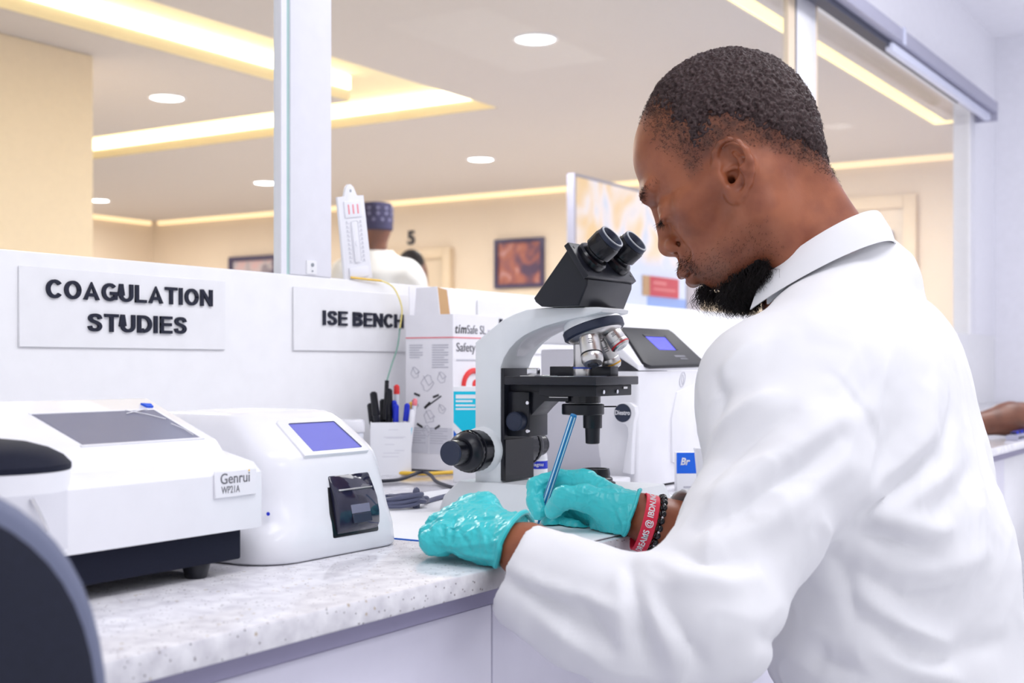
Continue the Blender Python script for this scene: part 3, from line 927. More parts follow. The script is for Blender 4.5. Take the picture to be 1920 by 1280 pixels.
for q_ in ([([(.075, .128), (.040, .107)], .0010), ([(.040, .107), (.052, .117)], .0022)], [([(.018, .132), (.030, .128)], .0018)], [([(.058, .126), (.070, .130)], .0018)], [([(.024, .080), (.036, .074)], .0019)], [([(.062, .072), (.072, .078)], .0019)]):
    strokes('arrow', 'dark_text', L_, q_)
dl = []
for (u, v, r, n) in ((.046, .150, .014, 12), (.020, .168, .010, 7), (.076, .160, .010, 7), (.018, .112, .009, 6), (.076, .106, .009, 6), (.050, .092, .012, 9), (.046, .068, .010, 8)):
    q = [(u + r * math.cos(k * 2 * math.pi / n) * (1 - .3 * (k % 2)), v + r * math.sin(k * 2 * math.pi / n) * (1 - .3 * (k % 3 == 1))) for k in range(n + 1)]
    dl.append((q, .00035))
    dl.append(([(u - r * .6, v + r * .9), (u + r * .2, v - r * .3), (u + r * .9, v + r * .2)], .0004))
strokes('printed_diagram', 'print_grey', L_, dl)['kind'] = 'stuff'
fR = lambda u, v: frame(Rf(u, v), (1, 0, 0), (0, 0, 1))
text_obj('product_name', 'dark_text', t, 'tim', fR(.006, .2345), width=.034, height=.0150, depth=.0004, bold=.015, shear=.2, spacing=1.15)
text_obj('product_name', 'grey_text', t, 'Safe SL', fR(.042, .2345), width=.058, height=.0150, depth=.0004)
text_obj('product_name', 'print_grey', t, 'w', fR(.106, .2345), width=.010, height=.008, depth=.0004)
text_obj('title', 'grey_text', t, 'Safety B', fR(.010, .1990), width=.078, height=.0200, depth=.0004, bold=.004)
bars('small_print', 'print_grey', Rf, [(.010, .1880, .075, .1905)])
b = B()
b.tube([Rf(.030 + .034 * (1 - math.cos(a)), .145 + .026 * math.sin(a)) for a in np.linspace(.0, 2.6, 14)], .0050, 8)
b.ell(Rf(.068, .147), (.010, .0015, .009), 16, 8)
b.obj('red_emblem', 'red', t)

qb = facing((1.6427, 1.149, ZT), .02)
t = thing('reagent_box', (1.655, 1.135, ZT), 'turquoise and white reagent box standing in front of the tall carton', 'box')
B(qb).box((0, 0, 0), (.062, .030, .1475), bev=.001).obj('box_body', 'paper', t)
qf = lambda u, v, w: (u, -w, v)
B(qb).prism([(.0006, .092), (.0006, .1400), (.0614, .1400), (.0614, .080), (.050, .070), (.036, .056)], qf, -.0002, .0004).obj('turquoise_print', 'cyan', t)
B(qb).prism([(.0006, .046), (.0006, .080), (.028, .046)], qf, -.0002, .0004).obj('blue_print', 'blue', t)
b = B(qb)
for (u, v, w_, h) in ((.004, .1290, .036, .0060), (.004, .1235, .026, .003), (.004, .117, .030, .0028), (.004, .1115, .054, .0026)):
    b.prism([(u, v), (u + w_, v), (u + w_, v + h), (u, v + h)], qf, 0, .0008)
b.obj('printed_lines', 'paper', t)

# ------------------------------------------------------------------ long analyzer at the left end
def ringpts(x0, x1, y0, y1, z, r, n=6, dz=0):
    out = []
    for (cx, cy, a0) in ((x1 - r, y1 - r, 0), (x0 + r, y1 - r, 90), (x0 + r, y0 + r, 180), (x1 - r, y0 + r, 270)):
        for k in range(n + 1):
            a = math.radians(a0 + 90 * k / n)
            out.append((cx + r * math.cos(a), cy + r * math.sin(a), z))
    return out
t = thing('blood_analyzer', (.68, .9, ZT), 'long white analyzer with a grey sloping screen and dark navy base, left end of worktop', 'analyzer')
gx0, gx1 = .52, .842
pf = lambda u, v, w: (w, u, v)
B().prism([(.790, .8395), (.790, .8875), (.800, .8965), (.835, .9045), (1.02, .912), (1.035, .905), (1.035, .8395)], pf, gx0, gx1, bev=.006, seg=3).obj('body', 'white_plastic', t)
# raised screen console
cpts = [(.805, .896), (.8215, .9145), (.826, .9172), (.908, .9500), (.915, .9503), (1.02, .940), (1.03, .90), (.90, .90)]
B().prism(cpts, pf, .560, .8175, bev=.003, seg=2).obj('console', 'white_gloss', t)
sl = frame((.6675, .8262, .9158), (1, 0, 0), (0, .0576, .0229))
B(sl).prism([(.0100, .0005), (.1330, .0005), (.1330, .0625), (.0055, .0625)], lambda u, v, w: (u, v, w), .0004, .0018).obj('screen', 'screen_grey', t)
b = B(sl)
b.box((.006, -.0018, .0003), (.1362, .0005, .0022)); b.box((.004, .0625, .0003), (.1362, .0650, .0022)); b.box((.1330, .0005, .0003), (.1362, .0625, .0022))
b.obj('screen_surround', 'white_gloss', t)
B(sl).prism([(.130, .068), (.137, .068), (.139, .074), (.129, .076)], lambda u, v, w: (u, v, w), .0012, .0032).obj('blue_tape', 'blue_tape', t)
b = B(sl)
for (u0, v0, u1, v1) in ((.096, .055, .127, .064), (.1, .062, .1275, .040), (.125, .03, .1285, .005)):
    b.tube([(u0, v0, .003), ((u0 + u1) / 2 + .002, (v0 + v1) / 2, .0032), (u1, v1, .003)], .0004, 6)
b.obj('film_crease', 'white_gloss', t)
B().box((gx0 + .01, .800, .8125), (.8235, 1.02, .8395), bev=.002).obj('base', 'navy_matte', t)
for (fx, fy) in ((.785, .815), (.785, .99), (.55, .815), (.55, .99)):
    B().lathe([(.008, 0), (.009, .001), (.0125, .013)], (fx, fy, ZT), (0, 0, 1), 20).obj('foot', 'black_plastic', t)
pl = B().box((.7805, .7880, .8685), (.8300, .7902, .8915), bev=.0008, seg=1).obj('name_plate', 'white_gloss', t)
fG = lambda u, v: frame((.7805 + u, .78785, .8685 + v), (1, 0, 0), (0, 0, 1))
text_obj('maker_name', 'grey_text', pl, 'Genrui', fG(.0062, .0118), width=.0345, height=.0090, depth=.0002, bold=.004)
text_obj('model_number', 'grey_text', pl, 'WP21A', fG(.0072, .0038), width=.0215, height=.0060, depth=.0002)
B().cyl((.8205, .7876, .8900), (.8205, .7880, .8900), .0008, seg=12).obj('green_dot', 'yellow_cable', pl)
# rounded sampling turret at its left end
tx, ty, rx, ry = .598, .842, .0615, .063
def turret(prof, seg=48):
    return [[(tx + rx * r * math.cos(2 * math.pi * k / seg), ty + ry * r * math.sin(2 * math.pi * k / seg), z) for k in range(seg)] for r, z in prof]
b = B().loft(turret([(.97, .8400), (1, .842), (1, .9030)]))
tur = b.obj('sampling_turret', 'white_plastic', t)
B().loft(turret([(1.005, .9030), (1.012, .9045), (1.010, .9075), (.92, .9135), (.75, .9190), (.5, .9235), (.25, .9255), (.01, .926)])).obj('turret_lid', 'navy_matte', t)
b = B()
ah = math.radians(-128)
for k in range(8):
    pass
b = B()
arcs = [math.radians(a) for a in np.linspace(-122, -52, 12)]
rings = []
for a in arcs:
    x_, y_ = tx + rx * 1.004 * math.cos(a), ty + ry * 1.004 * math.sin(a)
    xi, yi = tx + rx * .985 * math.cos(a), ty + ry * .985 * math.sin(a)
    rings.append([(x_, y_, .845), (x_, y_, .888), (xi, yi, .888), (xi, yi, .845)])
b.loft(rings).obj('sampling_recess', 'print_pale', tur)
B().tube([(tx - .006, ty - ry * 1.02, .886), (tx - .002, ty - ry * 1.07, .876), (tx + .006, ty - ry * 1.06, .862)], .0014, 8).obj('sample_probe', 'chrome', tur)

# ------------------------------------------------------------------ compact analyzer with printer
t = thing('strip_analyzer', (.945, .9, ZT), 'rounded white analyzer with a blue tilted screen and dark printer flap', 'analyzer')
lv = [(.8012, .853, 1.0345, .7945, 1.010, .040), (.8035, .851, 1.036, .793, 1.012, .040), (.822, .853, 1.035, .7945, 1.010, .040), (.832, .860, 1.033, .7965, 1.007, .040),
      (.840, .868, 1.0315, .7985, 1.003, .040), (.865, .872, 1.0285, .8030, 1.000, .038), (.885, .874, 1.026, .8070, .998, .036), (.895, .8755, 1.024, .8105, .996, .034),
      (.901, .877, 1.0225, .8165, .995, .032), (.912, .880, 1.020, .8300, .993, .030), (.924, .883, 1.017, .8450, .990, .028), (.931, .887, 1.013, .8560, .985, .026), (.9345, .892, 1.008, .8640, .980, .024), (.9355, .905, .998, .878, .970, .02)]
lv = [(z, x0, x1 + .022 - .008 * max(0, (z - .84) / .1), y0, y1, r) for (z, x0, x1, y0, y1, r) in lv]
B().loft([ringpts(x0, x1, y0, y1, z, r, 8) for (z, x0, x1, y0, y1, r) in lv]).obj('housing', 'white_gloss', t, smooth=60)
B().loft([ringpts(.858, 1.050, .80, 1.004, z, .036, 8) for z in (ZT + .0002, .8014)]).obj('foot_strip', 'black_matte', t)
n_ = Vector((0, .8450 - .8165, .924 - .901)).normalized()
s2 = frame((.905, .8165, .9010), (1, 0, 0), n_)
b = B(s2)
b.prism([(.010, -.010), (.104, -.010), (.108, -.006), (.100, .038), (.094, .042), (.018, .042), (.012, .038)], lambda u, v, w: (u, v, w), -.003, .0018, bev=.0008).obj('screen_bezel', 'white_plastic', t)
B(s2).prism([(.0255, -.0050), (.0960, -.0050), (.0900, .0335), (.0250, .0335)], lambda u, v, w: (u, v, w), .0014, .0024).obj('screen', 'screen_blue', t)
b = B(s2)
b.prism([(.0250, .0335), (.0905, .0335), (.0905, .0343), (.0250, .0343)], lambda u, v, w: (u, v, w), .0014, .0032); b.prism([(.0900, .0335), (.0960, -.005), (.0970, -.005), (.0910, .0335)], lambda u, v, w: (u, v, w), .0014, .0032)
b.obj('screen_edge', 'screen_grey', t)
nf = Vector((0, .8105 - .7985, .895 - .840)).normalized()
p2_ = frame((.938, .7955, .8165), (1, 0, 0), nf)
prn = thing('printer', (0, 0, 0), None, None); prn.parent = t; prn.matrix_parent_inverse = t.matrix_world.inverted()
B(p2_).box((0, 0, -.002), (.0700, .0635, .0030), bev=.003).obj('printer_frame', 'black_satin', prn)
b = B(p2_)
b.prism([(.0020, .0030), (.0048, .0055), (.0075, .0090), (.0098, .020), (.0098, .034), (.0072, .046), (.0040, .058), (.0025, .060)][::-1], lambda u, v, w: (w, v, u), .006, .0665, bev=.0012)
b.obj('printer_flap', 'tint', prn)
B(p2_).box((.012, .0435, .0072), (.062, .0450, .0094), bev=.0004, seg=1).obj('tear_bar', 'silver', prn)
B(p2_).box((.024, .011, .0094), (.052, .020, .0108), bev=.0006, seg=1).obj('flap_latch', 'navy_metal', prn)
B(p2_).box((.024, .0205, .0096), (.052, .0290, .0103), bev=.0004, seg=1).obj('flap_window', 'screen_grey', prn)
B().cyl((.8730, .815, .846), (.8700, .812, .846), .0016, seg=12).obj('side_port', 'deep_blue', t)

# ------------------------------------------------------------------ electrolyte analyzer behind the right hand
ax0, ax1, ay0, ay1 = 1.662, 1.890, .840, 1.005
t = thing('electrolyte_analyzer', (1.776, .92, ZT), 'tall white electrolyte analyzer with black sloping top and small lit screen', 'analyzer')
b = B()
b.loft([ringpts(ax0 + .004, ax1 - .004, ay0 + .003, ay0 + .07, ZT + .004, .006, 4), ringpts(ax0, ax1, ay0, ay0 + .07, .9715, .006, 4)])
b.obj('front_shell', 'white_gloss', t)
B().box((ax0 + .003, ay0 + .06, ZT + .006), (ax1 - .003, ay1, 1.004), bev=.003).obj('side_shell', 'side_grey', t)
B().box((ax0 + .012, ay0 + .012, ZT), (ax1 - .012, ay1 - .01, ZT + .006)).obj('base', 'black_matte', t)
B().prism([(ay0 - .0005, .9728), (ay0 - .0005, .9810), (.8965, 1.0340), (.905, 1.0380), (ay1 + .001, 1.0380), (ay1 + .001, 1.0120), (.905, 1.0095), (.893, 1.0045)], pf, ax0 - .001, ax1 + .001, bev=.0035, seg=3).obj('top_cover', 'white_gloss', t)
pn = frame((0, .840, .9835), (1, 0, 0), (0, .055, .051))
pth = lambda u, v, w: (u, v, w)
B(pn).prism([(1.6800, -.0050), (1.690, -.0085), (1.884, -.0050), (1.8915, .002), (1.8835, .070), (1.8765, .0770), (1.7200, .0770), (1.712, .072), (1.676, .000)], pth, -.004, .0026, bev=.0012).obj('control_panel', 'black_matte', t)
B(pn).prism([(1.768, .027), (1.826, .027), (1.832, .057), (1.764, .057)], pth, .0026, .0030).obj('lit_screen', 'screen_lit', t)
b = B(pn)
b.prism([(1.762, .056), (1.838, .056), (1.838, .0605), (1.760, .0605)], pth, .0026, .0036); b.prism([(1.828, .027), (1.834, .027), (1.838, .0605), (1.832, .0605)], pth, .0026, .0036)
b.obj('screen_bezel', 'black_matte', t)
b = B(pn)
b.box((1.800, .011, .0026), (1.838, .0150, .0029)); b.box((1.812, .006, .0026), (1.838, .0085, .0029))
b.obj('panel_lettering', 'grey_text', t)
pad = [(0.8747, 0.9129), (0.8724, 0.921), (0.8622, 0.9269), (0.8485, 0.9271), (0.8406, 0.9216), (0.839, 0.9115), (0.8422, 0.8994), (0.8436, 0.8832), (0.8447, 0.863), (0.8456, 0.8428), (0.8463, 0.8246), (0.8599, 0.827), (0.8576, 0.8443), (0.8542, 0.8627), (0.8512, 0.8789), (0.8519, 0.891), (0.8553, 0.896), (0.8644, 0.8968), (0.8724, 0.9027)]
hd = B().prism([(y, z) for y, z in pad], pf, 1.652, 1.664, bev=.0015).obj('sampler_handle', 'white_gloss', t)
B().lathe([(.0132, -.001), (.0132, .0012), (.001, .0012)], (1.652, .8592, .9121), (-1, 0, 0), 36).obj('round_badge', 'navy_metal', hd)
text_obj('badge_lettering', 'white_gloss', hd, 'Diestro', frame((1.6507, .8712, .9093), (0, -1, 0), (0, 0, 1)), width=.0240, height=.0066, depth=.0003, bold=.02)
B().tube([(1.811 + .010 * math.cos(a), ay0 - .0002, .9585 + .0105 * math.sin(a) + .004 * math.cos(a)) for a in np.linspace(0, 2 * math.pi, 32, endpoint=False)], .0005, 6, closed=True).obj('oval_logo', 'print_grey', t)
B().tube([(1.811 + .0035 * math.cos(a) + .0005, ay0 - .0002, .9585 + .0075 * math.sin(a)) for a in np.linspace(0, 2 * math.pi, 20, endpoint=False)], .0004, 6, closed=True).obj('oval_logo', 'print_grey', t)
B().prism([(1.775, .835), (1.870, .812), (1.876, .955), (1.79, .940), (1.772, .90)], lambda u, v, w: (u, w, v), ay0 - .0012, ay0 + .004, bev=.001, seg=2).obj('front_door', 'white_gloss', t)
B().box((1.884, ay0 - .006, .898), (1.893, ay0 + .001, .906), bev=.002).obj('door_catch', 'white_gloss', t)
t = thing('reagent_tray', (1.62, .90, ZT), 'low white plastic tray at the foot of the tall analyzer', 'tray')
B().box((1.556, .845, ZT), (1.650, .985, ZT + .022), bev=.003).obj('tray_body', 'white_plastic', t)
B().box((1.600, .830, ZT), (1.640, .845, ZT + .012), bev=.002).obj('tray_lip', 'white_plastic', t)

kb = facing((1.700, .8125 - .028, ZT), .05)
t = thing('tablet_box', (1.700, .7845, ZT), 'small blue and white tablet box lettered Br, in front of the tall analyzer', 'box')
B(kb).box((-.012, 0, 0), (.034, .018, .0555), bev=.0006, seg=1).obj('box_body', 'paper', t)
B(kb).box((-.0120, -.0004, .0255), (.0340, .0004, .0553)).obj('blue_print', 'box_blue', t)
text_obj('lettering', 'white_gloss', t, 'Br', kb @ frame((-.0065, -.0005, .0375), (1, 0, 0), (0, 0, 1)), width=.014, height=.0105, depth=.0003, bold=.03, shear=.25)
B(kb).box((-.002, -.0004, .0048), (.016, 0, .0072)).obj('small_print', 'print_grey', t)
t = thing('paper_cup', (1.627, .708, ZT), 'plain white cup between the tablet box and the sleeve', 'cup')
B().lathe([(.001, .002), (.0205, .002), (.0265, .0655), (.0275, .067), (.0265, .0685), (.0255, .067), (.0195, .0), (.001, .0)], (1.627, .708, ZT), (0, 0, 1), 32).obj('cup_body', 'white_gloss', t)

t = thing('dropper_bottle', (1.474, .887, ZT), 'white dropper bottle with a blue label lettered Magnu, behind the pen', 'bottle')
bo = Vector((1.494, .9065, ZT))
B().lathe([(.001, 0), (.0125, 0), (.0135, .002), (.0135, .058), (.0115, .066), (.007, .076), (.0055, .080)], bo, (0, 0, 1), 32).obj('bottle_body', 'white_plastic', t)
B().lathe([(.0068, .079), (.0070, .080), (.0062, .094), (.003, .104), (.001, .106)], bo, (0, 0, 1), 24).obj('dropper_cap', 'white_gloss', t)
B().lathe([(.01365, .020), (.0138, .020), (.0138, .0545), (.01365, .0545)], bo, (0, 0, 1), 32).obj('label', 'paper', t)
B().lathe([(.01375, .0415), (.0139, .0415), (.0139, .0520), (.01375, .0520)], bo, (0, 0, 1), 32).obj('blue_band', 'deep_blue', t)
class Bend:
    """Wraps a line of text round an upright cylinder."""
    def __init__(s, c_, r, a0, z0): s.c, s.r, s.a, s.z = c_, r, a0, z0
    def __matmul__(s, p):
        a = s.a + p.x / s.r
        return Vector((s.c.x + (s.r + p.z) * math.cos(a), s.c.y + (s.r + p.z) * math.sin(a), s.z + p.y))
text_obj('label_lettering', 'white_gloss', t, 'Magnu', Bend(bo, .0139, math.radians(ANG * 180 / math.pi + 180 - 42), ZT + .0438), width=.0185, height=.0062, depth=.0002, bold=.02)

t = thing('tissue', (1.57, .766, ZT), 'crumpled white tissue on the worktop behind the wristband', 'tissue')
b = B()
ts = 14
gridv = [[(1.530 + .075 * i / ts, .735 + .085 * j / ts, ZT + .0015 + .011 * abs(math.sin(i * 1.3 + j * .7) * math.cos(j * 1.1 - i * .4)) * math.sin(math.pi * i / ts) * math.sin(math.pi * j / ts) + .004 * math.sin(math.pi * i / ts)) for i in range(ts + 1)] for j in range(ts + 1)]
b.loft(gridv, closed=False, cap=False).obj('crumpled_sheet', 'paper', t, smooth=70)

# ------------------------------------------------------------------ cables on the worktop
def cable(name, pts, r, m, label, n=8):
    return tag(B().tube(smoothpath(pts, n), r, 10).obj(name, m), label, 'cable')
cable('cable', [(1.556, 1.245, .8035), (1.5771, 1.2275, .803), (1.6128, 1.2238, .804), (1.6596, 1.2223, .811), (1.640, 1.190, .809), (1.600, 1.150, .804), (1.5436, 1.084, .8035), (1.52, 1.04, .8035)], .0028, 'dark_cable', 'dark cable curving over the worktop in front of the white pen box')
cable('cable', [(1.700, 1.300, .8035), (1.7136, 1.2513, .8035), (1.7631, 1.2328, .8035), (1.8258, 1.2161, .8035), (1.90, 1.20, .8035)], .0032, 'yellow_cable', 'yellow cable lying along the foot of the tall carton')
t = thing('power_lead', (1.31, .985, ZT), 'grey mains lead tied in a coil beside the rounded analyzer', 'cable')
b = B()
for k in range(5):
    c_ = Vector((1.288 + .004 * k, .990 - .002 * k, .8105 + .0022 * (k % 3)))
    b.tube([c_ + Vector(R2) * ((.030 - .002 * k) * math.cos(a)) + Vector(FW2) * ((.016 + .003 * (k % 3)) * math.sin(a)) + Vector((0, 0, .0045 * math.sin(a + k))) for a in np.linspace(0, 2 * math.pi, 30, endpoint=False)], .0031, 8, closed=True)
b.obj('coil', 'grey_cable', t)
B().tube(smoothpath([(1.300, .975, .812), (1.330, .972, .812), (1.3574, .9912, .8045), (1.40, 1.003, .8045), (1.4419, 1.0126, .8045), (1.50, 1.02, .8045)], 8), .0031, 10).obj('lead', 'grey_cable', t)
B().tube([Vector((1.309, .972, .812)) + Vector((0, .004 * math.cos(a), .0115 * math.sin(a))) + Vector(R2) * .004 * math.cos(a) for a in np.linspace(0, 2 * math.pi, 20, endpoint=False)], .0042, 8, closed=True).obj('tie', 'grey_cable', t)

# ------------------------------------------------------------------ microscope
scope = thing('microscope', (1.375, .80, ZT), 'grey binocular microscope with black head and stage on the bench pad', 'microscope')
mx0, mx1, mc = 1.335, 1.415, 1.375
zb = ZT + .0014
b = B()
b.loft([ringpts(1.312, 1.438, .672, .945, zb, .014, 4), ringpts(1.314, 1.436, .674, .940, zb + .016, .014, 4), ringpts(1.322, 1.428, .682, .922, .8365, .012, 4)])
b.obj('foot', 'scope_grey', scope)
arm = [(.901, .836), (.901, 1.0085), (.889, 1.0170), (.862, 1.0352), (.844, 1.0425), (.827, 1.0475), (.80, 1.0495), (.728, 1.0485), (.721, 1.0465), (.722, 1.0425), (.745, 1.0375), (.765, 1.0345), (.7822, 1.0309), (.8007, 1.0265), (.8160, 1.0215), (.8290, 1.0160), (.8400, 1.0090), (.8500, 1.0000), (.8580, .9890), (.8630, .9768), (.8633, .836)]
B().prism(arm, pf, mx0, 1.4030, bev=.0025, seg=2).obj('arm', 'scope_grey', scope)
cv_ = [Vector((0, y, z)) for y, z in ((.7700, 1.0338), (.7822, 1.0309), (.8007, 1.0265), (.8160, 1.0215), (.8290, 1.0160), (.8400, 1.0090), (.8500, 1.0000), (.8560, .9920))]
rg_ = []
for i_, p in enumerate(cv_):
    t_ = (cv_[min(i_ + 1, 7)] - cv_[max(i_ - 1, 0)]).normalized(); nn_ = Vector((0, t_.z, -t_.y))
    if nn_.y > 0: nn_ = -nn_
    hw_ = .024 * math.sin(math.pi * (.08 + .84 * i_ / 7)) ** .6
    rg_.append([p + Vector((1.369 - hw_, 0, 0)) - nn_ * .0003, p + Vector((1.369 - hw_ + .002, 0, 0)) + nn_ * .0012, p + Vector((1.369 + hw_ - .002, 0, 0)) + nn_ * .0012, p + Vector((1.369 + hw_, 0, 0)) - nn_ * .0003])
B().loft(rg_).obj('arm_highlight', 'white_gloss', scope)  # white teardrop pad paints in the highlight on the arm's underside
B().box((mx0 + .0015, .8585, .8384), (1.4010, .8640, .9768), bev=.0012).obj('column_front', 'black_plastic', scope)
B().box((mx0 + .0010, .8560, .8384), (1.4015, .8592, .889)).obj('column_cover', 'black_satin', scope)
B().box((1.3450, .8280, .8930), (1.3900, .8590, .9480), bev=.0015).obj('stage_carrier', 'black_plastic', scope)
B().prism([(.8290, .9480), (.8290, .9180), (.8190, .9280), (.8090, .9365), (.7760, .9365), (.7760, .9480)], pf, 1.350, 1.388, bev=.001).obj('condenser_arm', 'black_plastic', scope)
B().box((1.350, .800, .9470), (1.390, .8585, .9575), bev=.001).obj('stage_bracket', 'black_matte', scope)
for (y, z) in ((.8290, .9345), (.8290, .9000)):
    B().cyl((1.3440, y + .001, z), (1.3470, y + .001, z), .0022, seg=12).obj('screw', 'chrome', scope)
B().tube([(1.3470, .8578, .9450), (1.3470, .8578, .898)], .0006, 6).obj('height_scale', 'scope_shade', scope)
kn = B()
kn.lathe([(.0118, -.004), (.0118, .012), (.0105, .0135), (.0100, .0128), (.001, .0128)], (1.3460, .8425, .9120), (-1, 0, 0), 36)
kn.obj('stage_knob', 'navy_metal', scope)
def ridged(org, ax, r, L0, L1, n=40, d=.0007):
    b = B()
    a_, e1, e2 = B.basis(ax)
    rings = []
    for h, q in ((L0, -.0016), (L0 + .0012, 0), (L1 - .0012, 0), (L1, -.0016)):
        rings.append([Vector(org) + a_ * h + (e1 * math.cos(2 * math.pi * k / (2 * n)) + e2 * math.sin(2 * math.pi * k / (2 * n))) * (r + q - (d if k % 2 else 0)) for k in range(2 * n)])
    b.loft(rings)
    return b
for sd, ox in ((-1, mx0), (1, 1.4030)):
    ky, kz = .8895, .8755
    B().lathe([(.0290, -.002), (.0285, .004), (.0250, .010)], (ox, ky, kz), (sd, 0, 0), 40).obj('knob_boss', 'scope_grey', scope)
    k1 = ridged((ox, ky, kz), (sd, 0, 0), .0255, .010, .036, 26, .0006).obj('coarse_focus_knob', 'black_satin', scope)
    B().lathe([(.0262, .0285), (.0264, .0292), (.0262, .030)], (ox, ky, kz), (sd, 0, 0), 40).obj('knob_ring', 'black_matte', k1)
    B().lathe([(.0240, .036), (.0225, .0425), (.0175, .0470)], (ox, ky, kz), (sd, 0, 0), 40).obj('knob_cone', 'black_plastic', k1)
    k2 = ridged((ox, ky, kz), (sd, 0, 0), .0152, .047, .068, 20, .0004).obj('fine_focus_knob', 'black_satin', scope)
    B().lathe([(.0150, .068), (.0140, .0705), (.0125, .0700), (.001, .0700)], (ox, ky, kz), (sd, 0, 0), 36).obj('knob_face', 'navy_metal', k2)
    B().cyl((ox - sd * .0005, .8735, .8800), (ox + sd * .0008, .8735, .8800), .0010, seg=10).obj('set_screw', 'black_matte', scope)
# stage with slide holder
B().box((1.310, .7164, .9570), (1.4190, .8418, .9671), bev=.0012).obj('stage', 'black_plastic', scope)
B().box((1.322, .7225, .9440), (1.4120, .800, .9570), bev=.001).obj('stage_underplate', 'black_matte', scope)
for x in (1.338, 1.372):
    B().cyl((x, .7205, .9490), (x, .7230, .9490), .0024, seg=14).obj('screw', 'chrome', scope)
B().box((1.388, .7208, .9520), (1.398, .7230, .9545)).obj('vernier_stop', 'silver', scope)
B().box((1.318, .8040, .9663), (1.420, .8240, .9680)).obj('slide_guide', 'silver', scope)
B().box((1.372, .7300, .9665), (1.392, .8150, .9790), bev=.001).obj('slide_holder', 'black_plastic', scope)
B().box((1.336, .8120, .9672), (1.346, .8260, .9770), bev=.0015).obj('holder_clip', 'chrome', scope)
B().box((1.325, .7350, .9664), (1.372, .8100, .9676)).obj('glass_slide', 'glass_lens', scope)
# condenser under the stage
ca = (1.374, .7690)
B().lathe([(.020, .9345), (.0215, .9350), (.0215, .9432), (.020, .9440)], (*ca, 0), (0, 0, 1), 40).obj('condenser_top', 'black_satin', scope)
B().lathe([(.0196, .9437), (.0196, .9462)], (*ca, 0), (0, 0, 1), 40).obj('scale_ring', 'print_grey', scope)
B().lathe([(.0245, .9205), (.0258, .9215), (.0258, .9325), (.0245, .9335)], (*ca, 0), (0, 0, 1), 44).obj('filter_ring', 'black_plastic', scope)
B().tube([(1.392, .7505, .9300), (1.402, .7380, .9300)], .0009, 8).obj('iris_lever', 'black_matte', scope)
cc = (1.379, .7585)
B().lathe([(.0118, .9215), (.0116, .9050), (.0112, .9042)], (*cc, 0), (0, 0, 1), 30).obj('condenser_barrel', 'black_plastic', scope)
B().lathe([(.0092, .9050), (.0086, .8860), (.0070, .8850)], (*cc, 0), (0, 0, 1), 30).obj('condenser_tip', 'black_plastic', scope)
B().tube([(1.346, .800, .9420), (1.348, .775, .9420)], .0008, 8).obj('clamp_wire', 'silver', scope)
# lamp in the foot
B().lathe([(.0205, .8360), (.0205, .8440), (.0190, .8455), (.0170, .8455)], (1.375, .752, 0), (0, 0, 1), 36).obj('lamp_base', 'black_plastic', scope)
B().lathe([(.0172, .8440), (.0176, .8500), (.0164, .8560), (.0136, .8560), (.0130, .8540), (.001, .8540)], (1.375, .752, 0), (0, 0, 1), 36).obj('lamp_collar', 'black_satin', scope)
B().lathe([(.0125, .8520), (.001, .8548)], (1.375, .752, 0), (0, 0, 1), 30).obj('lamp_lens', 'glass_lens', scope)
B().lathe([(.0075, 0), (.0075, .007), (.006, .008)], (1.342, .716, .8365), (0, 0, 1), 24).obj('lamp_dial', 'black_plastic', scope)
# revolving nosepiece and objectives
na = Vector((0, -math.sin(math.radians(19)), -math.cos(math.radians(19))))
no = Vector((1.372, .7535, 1.0240))
B().lathe([(.030, -.016), (.034, -.012), (.0365, -.0045)], no, na, 44).obj('nosepiece_seat', 'scope_grey', scope)
b = B()
a_, e1, e2 = B.basis(na)
rg = []
for h, q in ((-.0045, .0360), (-.0030, .0375), (.0050, .0375), (.0068, .0355)):
    rg.append([no + a_ * h + (e1 * math.cos(math.pi * k / 60) + e2 * math.sin(math.pi * k / 60)) * (q - (.0003 if k % 2 else 0)) for k in range(120)])
b.loft(rg).obj('revolving_ring', 'navy_metal', scope)
B().lathe([(.0340, .0060), (.0300, .0105), (.0150, .0135), (.001, .0140)], no, na, 40).obj('nosepiece_dome', 'silver', scope)
xh = Vector((1, 0, 0)); yh = na.cross(xh).normalized()
if yh.y < 0: yh = -yh
cone = math.radians(19)
